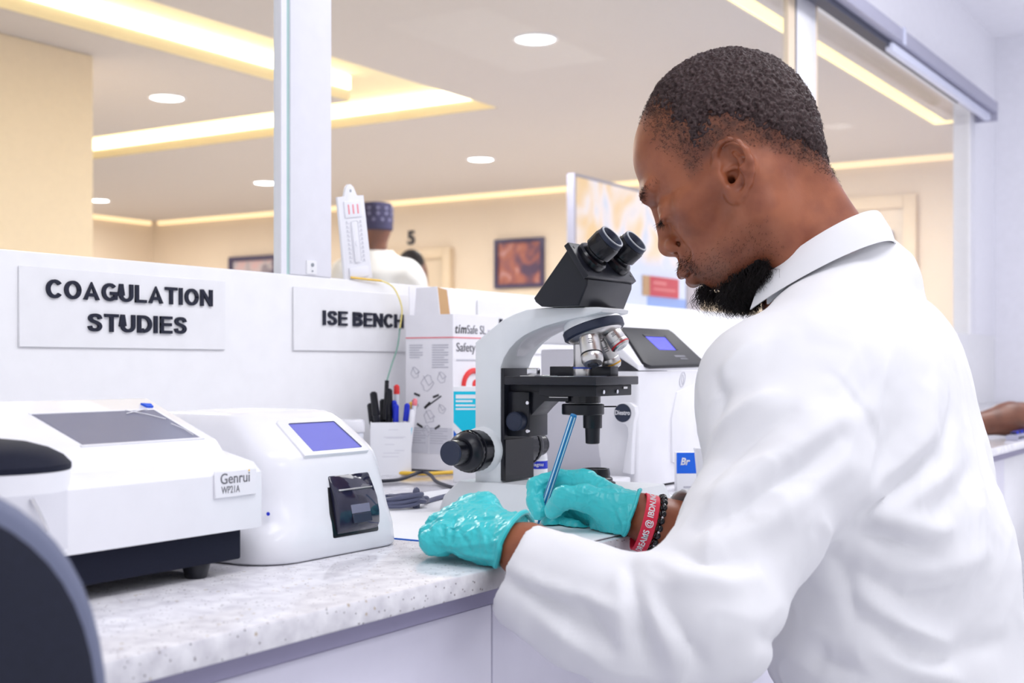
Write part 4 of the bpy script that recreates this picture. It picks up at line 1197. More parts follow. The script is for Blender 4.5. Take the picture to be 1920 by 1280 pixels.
def objective(phi, L0, r, band, label, tip):
    rad = xh * math.cos(phi) + yh * math.sin(phi)
    d = (na * math.cos(cone) + rad * math.sin(cone)).normalized()
    o = no + rad * .0185 + na * .0085
    s = L0 / .040
    root = B().lathe([(r * .80, -.003), (r * .80, .003), (r, .0045), (r, .026 * s), (r * .985, .0265 * s), (r * 1.02, .0272 * s), (r * 1.02, .0345 * s), (r * .86, .0385 * s), (r * .52, .0398 * s)], o, d, 36).obj('objective', 'silver', scope)
    root['label'] = label
    hb = .0268 * s if band != 'ring_yellow' and band != 'ring_red' else .0330 * s
    B().lathe([(r * 1.025, hb - .0006), (r * 1.032, hb), (r * 1.032, hb + .0008), (r * 1.025, hb + .0014)], o, d, 36).obj('colour_ring', band, root)
    B().lathe([(r * .55, .0396 * s), (r * .50, .0408 * s), (r * .30, .0410 * s), (.001, .0400 * s)], o, d, 30).obj('front_lens', tip, root)
    if band == 'ring_red':
        B().lathe([(r * .26, .0405 * s), (r * .25, .0414 * s), (.001, .0414 * s)], o, d, 20).obj('lens_hole', 'lens_dark', root)
    sg = B()
    vd = Vector((-FW2[0], -FW2[1], 0)); vd = (vd - d * vd.dot(d)).normalized(); ud = vd.cross(d)
    for k, (h, w_) in enumerate(((.0115, .40), (.0140, .30), (.0165, .46))):
        q0 = o + d * (h * s) + vd * r * 1.003
        sg.box((-r * w_ * .5, -.00045, -.0003), (r * w_ * .5, .00045, .0002), M_=Matrix.Translation(q0) @ Matrix((ud, d, vd)).transposed().to_4x4())
    sg.obj('engraving', 'grey_text', root)
objective(math.pi / 2, .0485, .0115, 'ring_blue', 'silver objective with a blue ring pointing straight down at the stage', 'silver')
objective(math.pi * 1.02, .0400, .0128, 'black_matte', 'silver objective with a black front lens, nearest the viewer', 'lens_dark')
objective(-math.pi * .42, .0260, .0118, 'ring_red', 'short silver objective with a red ring', 'scope_grey')
objective(math.pi * .06, .0430, .0122, 'ring_yellow', 'silver objective with a yellow ring and dark tip', 'lens_dark')
# binocular head
B().lathe([(.034, 1.0470), (.034, 1.0505)], (mc, .762, 0), (0, 0, 1), 40).obj('head_mount', 'black_matte', scope)
B().lathe([(.0325, 1.0455), (.035, 1.0462), (.035, 1.0480)], (mc, .757, 0), (0, 0, 1), 40).obj('mount_ring', 'silver', scope)
hx0, hx1 = 1.3205, 1.4360
B().prism([(.7600, 1.1170), (.8070, 1.0605), (.8045, 1.0555), (.7965, 1.0500), (.7860, 1.0495), (.7450, 1.0495), (.7340, 1.0740), (.7335, 1.0800)], pf, hx0, hx1, bev=.0025, seg=3).obj('prism_housing', 'black_plastic', scope)
pld = Vector((0, .7589 - .7345, 1.1196 - 1.0835)).normalized()
pfm = frame((hx0 - .003, .7345, 1.0835), (1, 0, 0), pld)     # z axis of this frame leaves the plate
if (pfm.to_3x3() @ Vector((0, 0, 1))).y > 0:
    pfm = frame((hx1 + .003, .7345, 1.0835), (-1, 0, 0), pld)
plen = math.hypot(.7589 - .7345, 1.1196 - 1.0835)
pw_ = hx1 - hx0 + .006
B(pfm).box((-.001, -.002, -.003), (pw_ + .001, plen + .003, .0045), bev=.0012).obj('face_plate', 'black_plastic', scope)
for (u, v) in ((.006, .006), (.006, plen - .004), (pw_ - .006, .006), (pw_ - .006, plen - .004)):
    B(pfm).cyl((u, v, .004), (u, v, .0050), .0018, seg=12).obj('screw', 'black_matte', scope)
for sx in (-1, 1):
    u = pw_ / 2 + sx * .0310
    o = pfm @ Vector((u, plen * .56, .0045)); d = (pfm.to_3x3() @ Vector((0, .10, 1))).normalized()
    B().lathe([(.0205, -.001), (.0205, .006), (.0185, .0085), (.0140, .0095), (.0140, .013)], o, d, 40).obj('tube_collar', 'black_satin', scope)
    ey = B().lathe([(.0140, .012), (.0150, .0125), (.0178, .0145), (.0180, .0300), (.0172, .0312), (.0172, .0330), (.0160, .0335)], o, d, 44).obj('eyepiece', 'black_satin', scope)
    ey['label'] = 'left eyepiece' if sx < 0 else 'right eyepiece'
    B().lathe([(.0165, .0325), (.0165, .0385), (.0160, .0395), (.0138, .0395), (.0122, .0380), (.0108, .0345), (.0100, .0335)], o, d, 44, cap=False).obj('eyecup_rim', 'navy_metal', ey)
    B().lathe([(.0164, .0388), (.0160, .0398), (.0150, .0401), (.0140, .0398), (.0138, .0394)], o, d, 44, cap=False).obj('rim_ring', 'scope_shade', ey)
    B().lathe([(.0108, .0345), (.0070, .0352), (.001, .0355)], o, d, 36).obj('eye_lens', 'lens_dark', ey)

# ------------------------------------------------------------------ chair in the foreground
chair = thing('office_chair', (.245, .47, 0), 'dark blue office chair with its back to the worktop, front left corner', 'chair')
cxc, czc = .236, .780
def sup(a_, b_, n=3.0, N_=64, y=0, dy=0):
    pts = []
    for k in range(N_):
        t_ = 2 * math.pi * k / N_
        cs, sn_ = math.cos(t_), math.sin(t_)
        x = a_ * math.copysign(abs(cs) ** (2 / n), cs); z = b_ * math.copysign(abs(sn_) ** (2 / n), sn_)
        pts.append((cxc + x, y + dy * (x / .18) ** 2, czc + z))
    return pts
B().loft([sup(.170, .150, y=.535, dy=-.008), sup(.180, .160, y=.528, dy=-.008), sup(.1845, .1645, y=.512, dy=-.008), sup(.182, .162, y=.500, dy=-.008), sup(.176, .156, y=.4965, dy=-.008)]).obj('back_shell', 'chair_shell', chair, smooth=60)
B().loft([sup(.174, .1525, y=.500, dy=-.008), sup(.172, .150, y=.4935, dy=-.008), sup(.150, .130, y=.4900, dy=-.008)]).obj('back_pad', 'chair_cloth', chair, smooth=60)
B().box((.205, .505, .40), (.285, .530, .66), bev=.004).obj('back_bracket', 'black_plastic', chair)
B().loft([ringpts(.03, .46, .02, .44, .42, .06, 6), ringpts(.02, .47, .01, .45, .44, .07, 6), ringpts(.03, .46, .02, .44, .47, .07, 6), ringpts(.07, .42, .06, .40, .475, .06, 6)]).obj('seat', 'chair_cloth', chair)
B().box((.22, .30, .395), (.27, .530, .415), bev=.004).obj('seat_bar', 'black_plastic', chair)
B().cyl((.245, .24, .09), (.245, .24, .42), .026).obj('gas_column', 'black_plastic', chair)
for k in range(5):
    a = 2 * math.pi * k / 5 + .3
    e = Vector((.245 + .27 * math.cos(a), .24 + .27 * math.sin(a), .075))
    lg = B().tube([(.245, .24, .095), e], .02, 8, rr=[.026, .016]).obj('leg', 'black_plastic', chair)
    B().cyl(e + Vector((-.012 * math.sin(a), .012 * math.cos(a), -.047)), e + Vector((.012 * math.sin(a), -.012 * math.cos(a), -.047)), .028, seg=20).obj('caster', 'black_satin', lg)

# ------------------------------------------------------------------ soft shapes: signed distances on a grid -> smooth mesh
class Field:
    def __init__(s, lo, hi, h):
        s.lo = np.array(lo, float); s.h = h
        s.n = np.ceil((np.array(hi, float) - s.lo) / h).astype(int) + 1
        s.a = np.full(s.n, 1.0, np.float32)
        s.ax = [(s.lo[i] + h * np.arange(s.n[i])).astype(np.float32) for i in range(3)]

    def _win(s, bl, bh, m):
        i0 = np.clip(np.floor((np.array(bl) - m - s.lo) / s.h).astype(int), 0, s.n)
        i1 = np.clip(np.ceil((np.array(bh) + m - s.lo) / s.h).astype(int) + 1, 0, s.n)
        sl = tuple(slice(i0[i], i1[i]) for i in range(3))
        return sl, s.ax[0][sl[0]][:, None, None], s.ax[1][sl[1]][None, :, None], s.ax[2][sl[2]][None, None, :]

    def _put(s, sl, d, k, op):
        a = s.a[sl]
        if a.size == 0:
            return
        if op == 'add':
            if k > 0:
                hh = np.maximum(k - np.abs(a - d), 0) / k
                s.a[sl] = np.minimum(a, d) - hh * hh * (k * .25)
            else:
                s.a[sl] = np.minimum(a, d)
        elif op == 'sub':
            d = -d
            if k > 0:
                hh = np.maximum(k - np.abs(a - d), 0) / k
                s.a[sl] = np.maximum(a, d) + hh * hh * (k * .25)
            else:
                s.a[sl] = np.maximum(a, d)

    def cone(s, p, q, ra, rb=None, k=.01, op='add'):
        rb = ra if rb is None else rb
        p = np.array(p, float); q = np.array(q, float)
        r = max(ra, rb)
        sl, X, Y, Z = s._win(np.minimum(p, q) - r, np.maximum(p, q) + r, k + 3 * s.h)
        ba = q - p; L2 = max(float(ba @ ba), 1e-12)
        t = np.clip(((X - p[0]) * ba[0] + (Y - p[1]) * ba[1] + (Z - p[2]) * ba[2]) / L2, 0, 1)
        d = np.sqrt((X - p[0] - t * ba[0]) ** 2 + (Y - p[1] - t * ba[1]) ** 2 + (Z - p[2] - t * ba[2]) ** 2) - (ra + (rb - ra) * t)
        s._put(sl, d.astype(np.float32), k, op)

    def chain(s, pts, rs, k=.01, kk=None, op='add'):
        for i in range(len(pts) - 1):
            s.cone(pts[i], pts[i + 1], rs[i], rs[i + 1], k if i == 0 or kk is None else kk, op)

    def ell(s, c_, r, R_=None, k=.01, op='add'):
        c_ = np.array(c_, float); r = np.array(r, float)
        if R_ is None:
            R_ = np.eye(3)
        R_ = np.array(R_, float)                    # columns: the ellipsoid's axes
        ext = np.sqrt(((R_ * r) ** 2).sum(axis=1))
        sl, X, Y, Z = s._win(c_ - ext, c_ + ext, k + 3 * s.h)
        dx, dy, dz = X - c_[0], Y - c_[1], Z - c_[2]
        k0 = 0; k1 = 0
        for i in range(3):
            q = dx * R_[0, i] + dy * R_[1, i] + dz * R_[2, i]
            k0 = k0 + (q / r[i]) ** 2
            k1 = k1 + (q / (r[i] * r[i])) ** 2
        k0 = np.sqrt(k0); k1 = np.sqrt(k1) + 1e-9
        s._put(sl, (k0 * (k0 - 1) / k1).astype(np.float32), k, op)

    def mesh(s):
        a = s.a
        S = a < 0
        nx, ny, nz = a.shape
        c8 = [S[i:nx - 1 + i, j:ny - 1 + j, l:nz - 1 + l] for i in (0, 1) for j in (0, 1) for l in (0, 1)]
        any_ = c8[0].copy(); all_ = c8[0].copy()
        for q in c8[1:]:
            any_ |= q; all_ &= q
        act = any_ & ~all_
        I, J, K = np.nonzero(act)
        n = len(I)
        acc = np.zeros((n, 3)); cnt = np.zeros(n)
        cor = {(i, j, l): a[I + i, J + j, K + l] for i in (0, 1) for j in (0, 1) for l in (0, 1)}
        for ax in range(3):
            for u in (0, 1):
                for v in (0, 1):
                    o = [0, 0, 0]; oth = [q for q in range(3) if q != ax]
                    o[oth[0]] = u; o[oth[1]] = v
                    e = list(o); e[ax] = 1
                    A, Bv = cor[tuple(o)], cor[tuple(e)]
                    m = (A < 0) != (Bv < 0)
                    t = np.where(m, A / np.where(m, A - Bv, 1), 0)
                    for q in range(3):
                        acc[:, q] += np.where(m, o[q] + (t if q == ax else 0), 0)
                    cnt += m
        V = s.lo + s.h * (np.stack([I, J, K], 1) + acc / cnt[:, None])
        idx = np.full(act.shape, -1, np.int32)
        idx[I, J, K] = np.arange(n)
        Q = []
        for ax in range(3):
            sl0 = [slice(1, -1)] * 3; sl1 = [slice(1, -1)] * 3
            sl0[ax] = slice(0, -1); sl1[ax] = slice(1, None)
            A, Bv = S[tuple(sl0)], S[tuple(sl1)]
            P_ = np.stack(np.nonzero(A != Bv), 1)
            inside = A[tuple(P_.T)]
            off = np.ones(3, int); off[ax] = 0
            P_ = P_ + off
            u, v = [(1, 2), (2, 0), (0, 1)][ax]
            def cell(du, dv):
                q = P_.copy(); q[:, u] -= du; q[:, v] -= dv
                return idx[tuple(q.T)]
            q = np.stack([cell(1, 1), cell(0, 1), cell(0, 0), cell(1, 0)], 1)
            q[~inside] = q[~inside][:, ::-1]
            Q.append(q)
        Q = np.concatenate(Q)
        Q = Q[(Q >= 0).all(1)]
        return V, Q


def vnormals(V, Q):
    fn = np.cross(V[Q[:, 2]] - V[Q[:, 0]], V[Q[:, 3]] - V[Q[:, 1]])
    N_ = np.zeros_like(V)
    for i in range(4):
        for c_ in range(3):
            N_[:, c_] += np.bincount(Q[:, i], fn[:, c_], len(V))
    return N_ / (np.linalg.norm(N_, axis=1, keepdims=True) + 1e-12)


def relax(V, Q, it=2, f=.5):
    E_ = np.concatenate([Q[:, [0, 1]], Q[:, [1, 2]], Q[:, [2, 3]], Q[:, [3, 0]]])
    deg = np.bincount(E_[:, 0], minlength=len(V)) + np.bincount(E_[:, 1], minlength=len(V))
    for _ in range(it):
        S_ = np.zeros_like(V)
        for c_ in range(3):
            S_[:, c_] = np.bincount(E_[:, 0], V[E_[:, 1], c_], len(V)) + np.bincount(E_[:, 1], V[E_[:, 0], c_], len(V))
        V = V + f * (S_ / np.maximum(deg, 1)[:, None] - V)
    return V


def subdiv(V, Q):
    E_ = np.sort(np.concatenate([Q[:, [0, 1]], Q[:, [1, 2]], Q[:, [2, 3]], Q[:, [3, 0]]]), axis=1)
    U_, inv = np.unique(E_, axis=0, return_inverse=True)
    inv = inv.ravel(); n = len(Q); nv = len(V)
    em = nv + inv.reshape(4, n).T
    fc = nv + len(U_) + np.arange(n)
    V2 = np.concatenate([V, (V[U_[:, 0]] + V[U_[:, 1]]) / 2, V[Q].mean(1)])
    q = [np.stack([Q[:, i], em[:, i], fc, em[:, (i - 1) % 4]], 1) for i in range(4)]
    return V2, np.concatenate(q)


def hash3(i, j, k, seed):
    n = (i * 73856093) ^ (j * 19349663) ^ (k * 83492791) ^ (seed * 2654435761 & 0x7fffffff)
    n = (n ^ (n >> 13)) * 1274126177
    return ((n ^ (n >> 16)) & 0xffff) / 65535.0


def noise3(P_, scale, seed=1):
    p = P_ * scale
    i = np.floor(p).astype(np.int64); f = p - i
    f = f * f * (3 - 2 * f)
    out = 0
    for a in (0, 1):
        for b_ in (0, 1):
            for c_ in (0, 1):
                w = (f[:, 0] if a else 1 - f[:, 0]) * (f[:, 1] if b_ else 1 - f[:, 1]) * (f[:, 2] if c_ else 1 - f[:, 2])
                out = out + w * hash3(i[:, 0] + a, i[:, 1] + b_, i[:, 2] + c_, seed)
    return out * 2 - 1


def np_obj(name, V, Q, m, parent, colors=None, smooth=True):
    me = bpy.data.meshes.new(name)
    me.vertices.add(len(V)); me.vertices.foreach_set('co', np.ascontiguousarray(V, np.float32).ravel())
    k = Q.shape[1]
    me.loops.add(len(Q) * k); me.loops.foreach_set('vertex_index', np.ascontiguousarray(Q, np.int32).ravel())
    me.polygons.add(len(Q)); me.polygons.foreach_set('loop_start', np.arange(len(Q), dtype=np.int32) * k)
    me.update(calc_edges=True); me.validate()
    me.polygons.foreach_set('use_smooth', np.full(len(me.polygons), smooth))
    if colors is not None:
        at = me.color_attributes.new('tone', 'FLOAT_COLOR', 'POINT')
        at.data.foreach_set('color', np.concatenate([colors, np.ones((len(colors), 1))], 1).astype(np.float32).ravel())
    o = bpy.data.objects.new(name, me)
    finish(o, me, m, parent, False)
    return o


def seg_dist(V, A, Bp):
    """Distance of points to the polyline through rows of A..B and where along it (0..1)."""
    best = np.full(len(V), 1e9); tt = np.zeros(len(V))
    n = len(A)
    for i in range(n):
        d = Bp[i] - A[i]; L2 = max(d @ d, 1e-12)
        t = np.clip(((V - A[i]) @ d) / L2, 0, 1)
        q = np.linalg.norm(V - A[i] - t[:, None] * d, axis=1)
        m = q < best
        best[m] = q[m]; tt[m] = (i + t[m]) / n
    return best, tt


FWD = np.array([math.cos(ANG), math.sin(ANG), 0]); RGT = np.array([math.sin(ANG), -math.cos(ANG), 0]); UPV = np.array([0, 0, 1.])


def UP(px, py, D):
    """Point at depth D (along the view axis) whose place in the 1920 x 1280 picture is px, py."""
    s = (px - 960) / FPX; t_ = (HZ - py) / FPX
    return np.array([0, 0, CAMZ]) + D * (FWD + s * RGT + t_ * UPV)


def to_px(V):
    q = V - np.array([0, 0, CAMZ])
    D = q @ FWD
    return 960 + FPX * (q @ RGT) / D, HZ - FPX * (q @ UPV) / D, D


def on_surface(V, N_, pts):
    """World points on a front surface for fold lines sketched in the side view."""
    x, y, D = to_px(V)
    eye = np.array([0, 0, CAMZ]) - V
    front = (N_ * eye).sum(1) > 0
    out = []
    for (px, py) in pts:
        r2 = (x - px) ** 2 + (y - py) ** 2
        m = front & (r2 < 12 ** 2)
        if not m.any():
            m = front & (r2 < 40 ** 2)
        if not m.any():
            continue
        i = np.nonzero(m)[0]
        out.append(V[i[np.argmin(D[i] + 1e-5 * r2[i])]])
    return np.array(out)


def folds(V, Q, lst, it=1):
    """Adds ridges (amp > 0) and creases (amp < 0): (points, width, amp) with widths and heights in metres."""
    N_ = vnormals(V, Q)
    disp = np.zeros(len(V))
    for pts, w, amp in lst:
        S_ = on_surface(V, N_, pts)
        if len(S_) < 2:
            continue
        d, t_ = seg_dist(V, S_[:-1], S_[1:])
        e_ = .22 * w
        disp += 1.75 * amp * np.exp(-((np.sqrt(d * d + e_ * e_) - e_) / (.75 * w)) ** 1.25) * np.sin(math.pi * np.clip(.12 + .76 * t_, 0, 1)) ** .7
    return V + N_ * disp[:, None]


# ------------------------------------------------------------------ the seated technician
man = thing('person', (1.33, .36, 0), 'man in a white lab coat and turquoise gloves writing beside the microscope', 'person')

# head frame: f forward, w to his left, u up
HC = np.array([1.273, .532, 1.195]) - RGT * .0045 + UPV * .0040
PIT = math.radians(28.0)
_fh = np.array([-.248, .968, 0.0]); _fh /= np.linalg.norm(_fh)
_wl = np.array([-_fh[1], _fh[0], 0.0])
_uf = _fh * math.cos(PIT) - UPV * math.sin(PIT)
_uu = _fh * math.sin(PIT) + UPV * math.cos(PIT)
HR = np.stack([_uf, _wl, _uu], 1)                      # columns f, w, u
def HW(p): return HC + HR @ np.array(p, float)        # head -> world
def WH(p): return HR.T @ (np.array(p, float) - HC)    # world -> head
def yaw_ax(deg): return Matrix.Rotation(math.radians(deg), 3, 'Z')

# joints (world)
NECKB = np.array([1.318, .438, 1.085])
LS, LE, LW = UP(1540, 735, 1.215), UP(1325, 1165, 1.085), UP(985, 1032, 1.145)
RS, RE, RW = np.array([1.500, .455, .985]), np.array([1.462, .425, .745]), UP(1222, 979, 1.362)

HF = Field((-.135, -.11, -.215), (.135, .11, .125), .0016)
H = HF
H.ell((-.006, 0, .018), (.0930, .0735, .0905), k=.01)
H.ell((-.030, 0, .010), (.0620, .0705, .0720), k=.010)
H.ell((.034, 0, .024), (.0600, .0580, .0560), k=.014)                                    # forehead
H.ell((.038, 0, .004), (.0605, .0535, .026), k=.012)                                     # brow
H.ell((.028, 0, -.050), (.0600, .0520, .062), k=.014)                                  # face
H.ell((.050, .030, -.046), (.030, .024, .025), k=.014); H.ell((.050, -.030, -.046), (.030, .024, .025), k=.014)   # cheeks
for sw in (-1, 1):
    H.chain([(-.006, sw * .056, -.040), (-.002, sw * .053, -.078), (.036, sw * .034, -.097), (.056, sw * .014, -.103)], [.020, .018, .017, .016], k=.025)
    H.cone((.010, sw * .064, -.030), (.056, sw * .050, -.032), .010, .011, k=.028)     # cheek bone arch
H.ell((.020, 0, -.088), (.050, .045, .026), k=.025)
H.ell((.048, 0, -.103), (.0225, .024, .0165), k=.016)                                   # chin
H.ell((.068, 0, -.078), (.0300, .032, .024), k=.022)                                   # muzzle
# eyes
for sw in (-1, 1):
    H.ell((.1015, sw * .034, -.0195), (.0165, .018, .0105), k=.014, op='sub')
    H.ell((.0770, sw * .0310, -.0235), (.0125, .0160, .0115), k=.012)
    H.cone((.0915, sw * .018, -.0305), (.0860, sw * .046, -.0300), .0028, .0026, k=.006)
    H.cone((.0930, sw * .015, .0040), (.0840, sw * .044, .0050), .0055, .0045, k=.014)   # brow ridge
# nose
H.cone((.0915, 0, -.016), (.0985, 0, -.0500), .0070, .0100, k=.012)
H.ell((.0995, 0, -.0515), (.0105, .0120, .0100), k=.007)
for sw in (-1, 1):
    H.ell((.0905, sw * .0145, -.0550), (.0115, .0082, .0090), k=.005)
    H.cone((.0935, sw * .0125, -.0668), (.0890, sw * .0125, -.0585), .0044, .0046, k=.0015, op='sub')
    H.cone((.0860, sw * .0235, -.0500), (.0830, sw * .0290, -.0720), .0030, .0030, k=.012, op='sub')   # smile line
# lips
H.chain([(.0840, -.024, -.0885), (.0955, -.012, -.0855), (.0990, 0, -.0850), (.0955, .012, -.0855), (.0840, .024, -.0885)], [.0030, .0058, .0064, .0058, .0030], k=.006)
H.chain([(.0825, -.022, -.0915), (.0915, -.010, -.0955), (.0940, 0, -.0965), (.0915, .010, -.0955), (.0825, .022, -.0915)], [.0030, .0056, .0064, .0056, .0030], k=.006)
H.chain([(.0860, -.026, -.0905), (.0985, -.010, -.0905), (.1020, 0, -.0905), (.0985, .010, -.0905), (.0860, .026, -.0905)], [.0012, .0014, .0014, .0014, .0012], k=.0035, op='sub')
H.ell((.0640, 0, -.1045), (.0190, .020, .0130), k=.010)
# neck
nk0, nk1 = WH(UP(1498, 452, 1.350)), WH(UP(1580, 535, 1.350))
H.cone((-.018, 0, -.030), tuple(nk0), .052, .0500, k=.02)
H.cone(tuple(nk0), tuple(nk1), .0500, .060, k=.01)
H.cone((.026, 0, -.085), tuple(WH(UP(1478, 545, 1.36))), .026, .026, k=.03)            # throat
H.cone((-.052, 0, -.020), tuple(WH(UP(1566, 420, 1.345))), .030, .024, k=.02)            # nape
H.cone((-.024, .050, -.050), tuple(WH(UP(1490, 520, 1.31))), .012, .013, k=.03)         # neck muscle
# ear (his left one, and its mirror image)
cp, sp = math.cos(PIT), math.sin(PIT)
def ear_pt(ex, ey, out, sw):
    a = -(ex - 62) * .00055 / .951; b_ = -(ey - 80) * .000555
    return (-.0030 + a * cp - b_ * sp, sw * (.0690 + out), -.0320 + a * sp + b_ * cp)
for sw in (-1, 1):
    e = lambda x, y, o: ear_pt(x, y, o, sw)
    H.chain([e(60, 52, .0015), e(70, 75, .0040), e(62, 105, .0015)], [.0130, .0140, .0100], k=.006)
    H.chain([e(40, 80, .001), e(28, 66, .0045), e(27, 46, .0075), e(36, 32, .0105), e(52, 26, .0130), e(68, 32, .0150), e(81, 47, .0160), e(89, 66, .0160), e(90, 84, .0140), e(85, 102, .0110), e(76, 118, .0080), e(66, 127, .0060)],
            [.0028, .0034, .0034, .0035, .0036, .0039, .0042, .0042, .0040, .0040, .0042, .0046], k=.003)
    H.ell(e(57, 55, .0130), (.0145, .0105, .0150), k=.002, op='sub')
    H.ell(e(57, 90, .0125), (.0105, .0125, .0170), k=.002, op='sub')
    H.chain([e(60, 48, .0060), e(72, 60, .0085), e(76, 80, .0090), e(70, 98, .0075), e(62, 108, .0060)], [.0024, .0030, .0034, .0034, .0034], k=.003)
    H.cone(e(38, 79, .0035), e(60, 72, .0040), .0024, .0018, k=.003)
    H.cone(e(52, 93, .002), e(55, 99, -.014), .0042, .0034, k=.002, op='sub')
    H.ell(e(40, 93, .0045), (.0042, .0046, .0075), k=.004)
    H.ell(e(60, 121, .0040), (.0095, .0056, .0100), k=.005)
V, Q = H.mesh()
V = relax(V, Q, 2, .4)
hv, hq = V, Q                                           # head surface in head coordinates


def sstep(x, a, b_):
    t_ = np.clip((x - a) / (b_ - a), 0, 1)
    return t_ * t_ * (3 - 2 * t_)

f_, w_, u_ = V[:, 0], np.abs(V[:, 1]), V[:, 2]
# natural colouring: lips, beard shadow, inner ear
tone = np.ones((len(V), 3))
lip = np.exp(-(((f_ - .094) / .012) ** 2 + ((u_ + .0905) / .0085) ** 2 + (w_ / .020) ** 2) ** 2)
tone *= 1 - lip[:, None] * np.array([.22, .30, .22])
jaw = sstep(-u_, .070, .100) * sstep(f_, -.03, .03)
tone *= 1 - .30 * jaw[:, None] * np.array([1, .95, .8])
nap = sstep(noise3(V, 170, 5), -.2, .5)
side_l = np.interp(f_, [-.11, -.093, -.0736, -.0527, -.0414, -.0192, -.009, .010, .027, .05, .06], [-.085, -.076, -.053, -.028, -.016, .004, .0077, .004, .0016, .003, .01])
scalp = sstep(np.minimum(u_ - side_l, np.interp(u_, [-.02, .0016, .034, .066, .093, .11], [.022, .029, .040, .044, .054, .062]) - f_) + .006 * noise3(V, 60, 4), -.024, .006)
tone *= 1 - .62 * (scalp * (.62 + .38 * nap))[:, None] * np.array([1, .92, .80])

# torso and limbs inside the clothes belong to the same body
BF = Field((.80, .10, .02), (1.72, .90, 1.20), .008)
BF.cone((1.345, .39, .55), (1.34, .39, .78), .080, .085, k=.03)
BF.cone((1.27, .42, .90), (1.40, .44, .90), .070, .070, k=.03)
BF.cone(NECKB + [0, .02, -.05], NECKB + [0, .03, .0], .055, .052, k=.05)
BF.cone(LS, RS, .040, .040, k=.03)
BF.chain([LS, LE, LW], [.040, .032, .022], k=.02)
BF.chain([RS, RE, RW], [.040, .032, .021], k=.02)
for sx in (-1, 1):
    BF.chain([(1.335 + sx * .09, .34, .50), (1.335 + sx * .12, .535, .47), (1.335 + sx * .12, .520, .10)], [.085, .058, .042], k=.04)
    BF.cone((1.335 + sx * .12, .500, .055), (1.335 + sx * .13, .585, .045), .036, .030, k=.03)
bv, bq = BF.mesh()
bv = relax(bv, bq, 1)
# hands of the body: kept slim, the gloves are drawn over them
WF = Field((.86, .54, .79), (1.34, .82, .92), .0030)
def hand_core(F, W, palm, r):
    F.cone(W, palm, r, r * .8, k=.01)
WF.cone(LW + (LE - LW) * .30, LW, .0290, .0250, k=.01)
WF.cone(LW, LW + (LW - LE) * .05, .0240, .0200, k=.006)
WF.cone(RW + (RE - RW) * .30, RW, .0285, .0245, k=.01)
WF.cone(RW, UP(1150, 950, 1.385), .0245, .0190, k=.006)
WF.cone(RW + np.array([.000, .010, .012]), RW + (RE - RW) * .25 + np.array([0, .01, .012]), .016, .018, k=.012)
wv, wq = WF.mesh()
wv = relax(wv, wq, 1)
Vw = np.concatenate([hv @ HR.T + HC, bv, wv])
Qw = np.concatenate([hq, bq + len(hv), wq + len(hv) + len(bv)])
tn = np.concatenate([tone, np.ones((len(bv) + len(wv), 3))])
body = np_obj('body', Vw, Qw, 'skin', man, tn)

# hair: cropped curls standing off the scalp, thinning out to nothing at the temples and the nape
N_ = vnormals(hv, hq)
side_line = np.interp(f_, [-.11, -.093, -.0736, -.0527, -.0414, -.0192, -.009, .010, .027, .05, .06], [-.085, -.076, -.053, -.028, -.016, .004, .0077, .004, .0016, .003, .01])
edge = u_ - side_line
front = np.interp(u_, [-.02, .0016, .034, .066, .093, .11], [.022, .029, .040, .044, .054, .062]) - f_
cover = np.minimum(edge, front)
nz_ = noise3(hv, 330, 3) * .6 + noise3(hv, 620, 9) * .4
thin = noise3(hv, 60, 4)
th = .0034 * sstep(cover, .002, .034) + .0013 * nz_ * sstep(cover, -.012, .012) + .0009 * thin - .0030 * (1 - sstep(cover + .016 * nz_ + .008 * thin, .000, .034)) - .0002
th -= .0012 * np.exp(-(((f_ - .0) / .05) ** 2 + ((u_ - .107) / .012) ** 2)) * (1 + nz_)
earm = (np.abs(f_ + .0035) < .022) & (np.abs(u_ + .0320) < .034) & (w_ > .066)
keep = (th > -.0016) & (cover > -.010) & ~earm
kq = keep[hq].any(1)
sub = hq[kq]
used = np.unique(sub); rm = np.full(len(hv), -1); rm[used] = np.arange(len(used))
hvv = hv + N_ * th[:, None]
hs_v, hs_q = subdiv(hvv[used], rm[sub])
hs_n = vnormals(hs_v, hs_q)
dens = sstep(np.interp(hs_v[:, 2], [-.09, -.03, .03], [.4, .7, 1]), 0, 1)
hs_v = hs_v + hs_n * ((.0016 * noise3(hs_v, 300, 51) + .0011 * noise3(hs_v, 560, 52)) * dens)[:, None]
np_obj('hair', hs_v @ HR.T + HC, hs_q, 'hair', man)


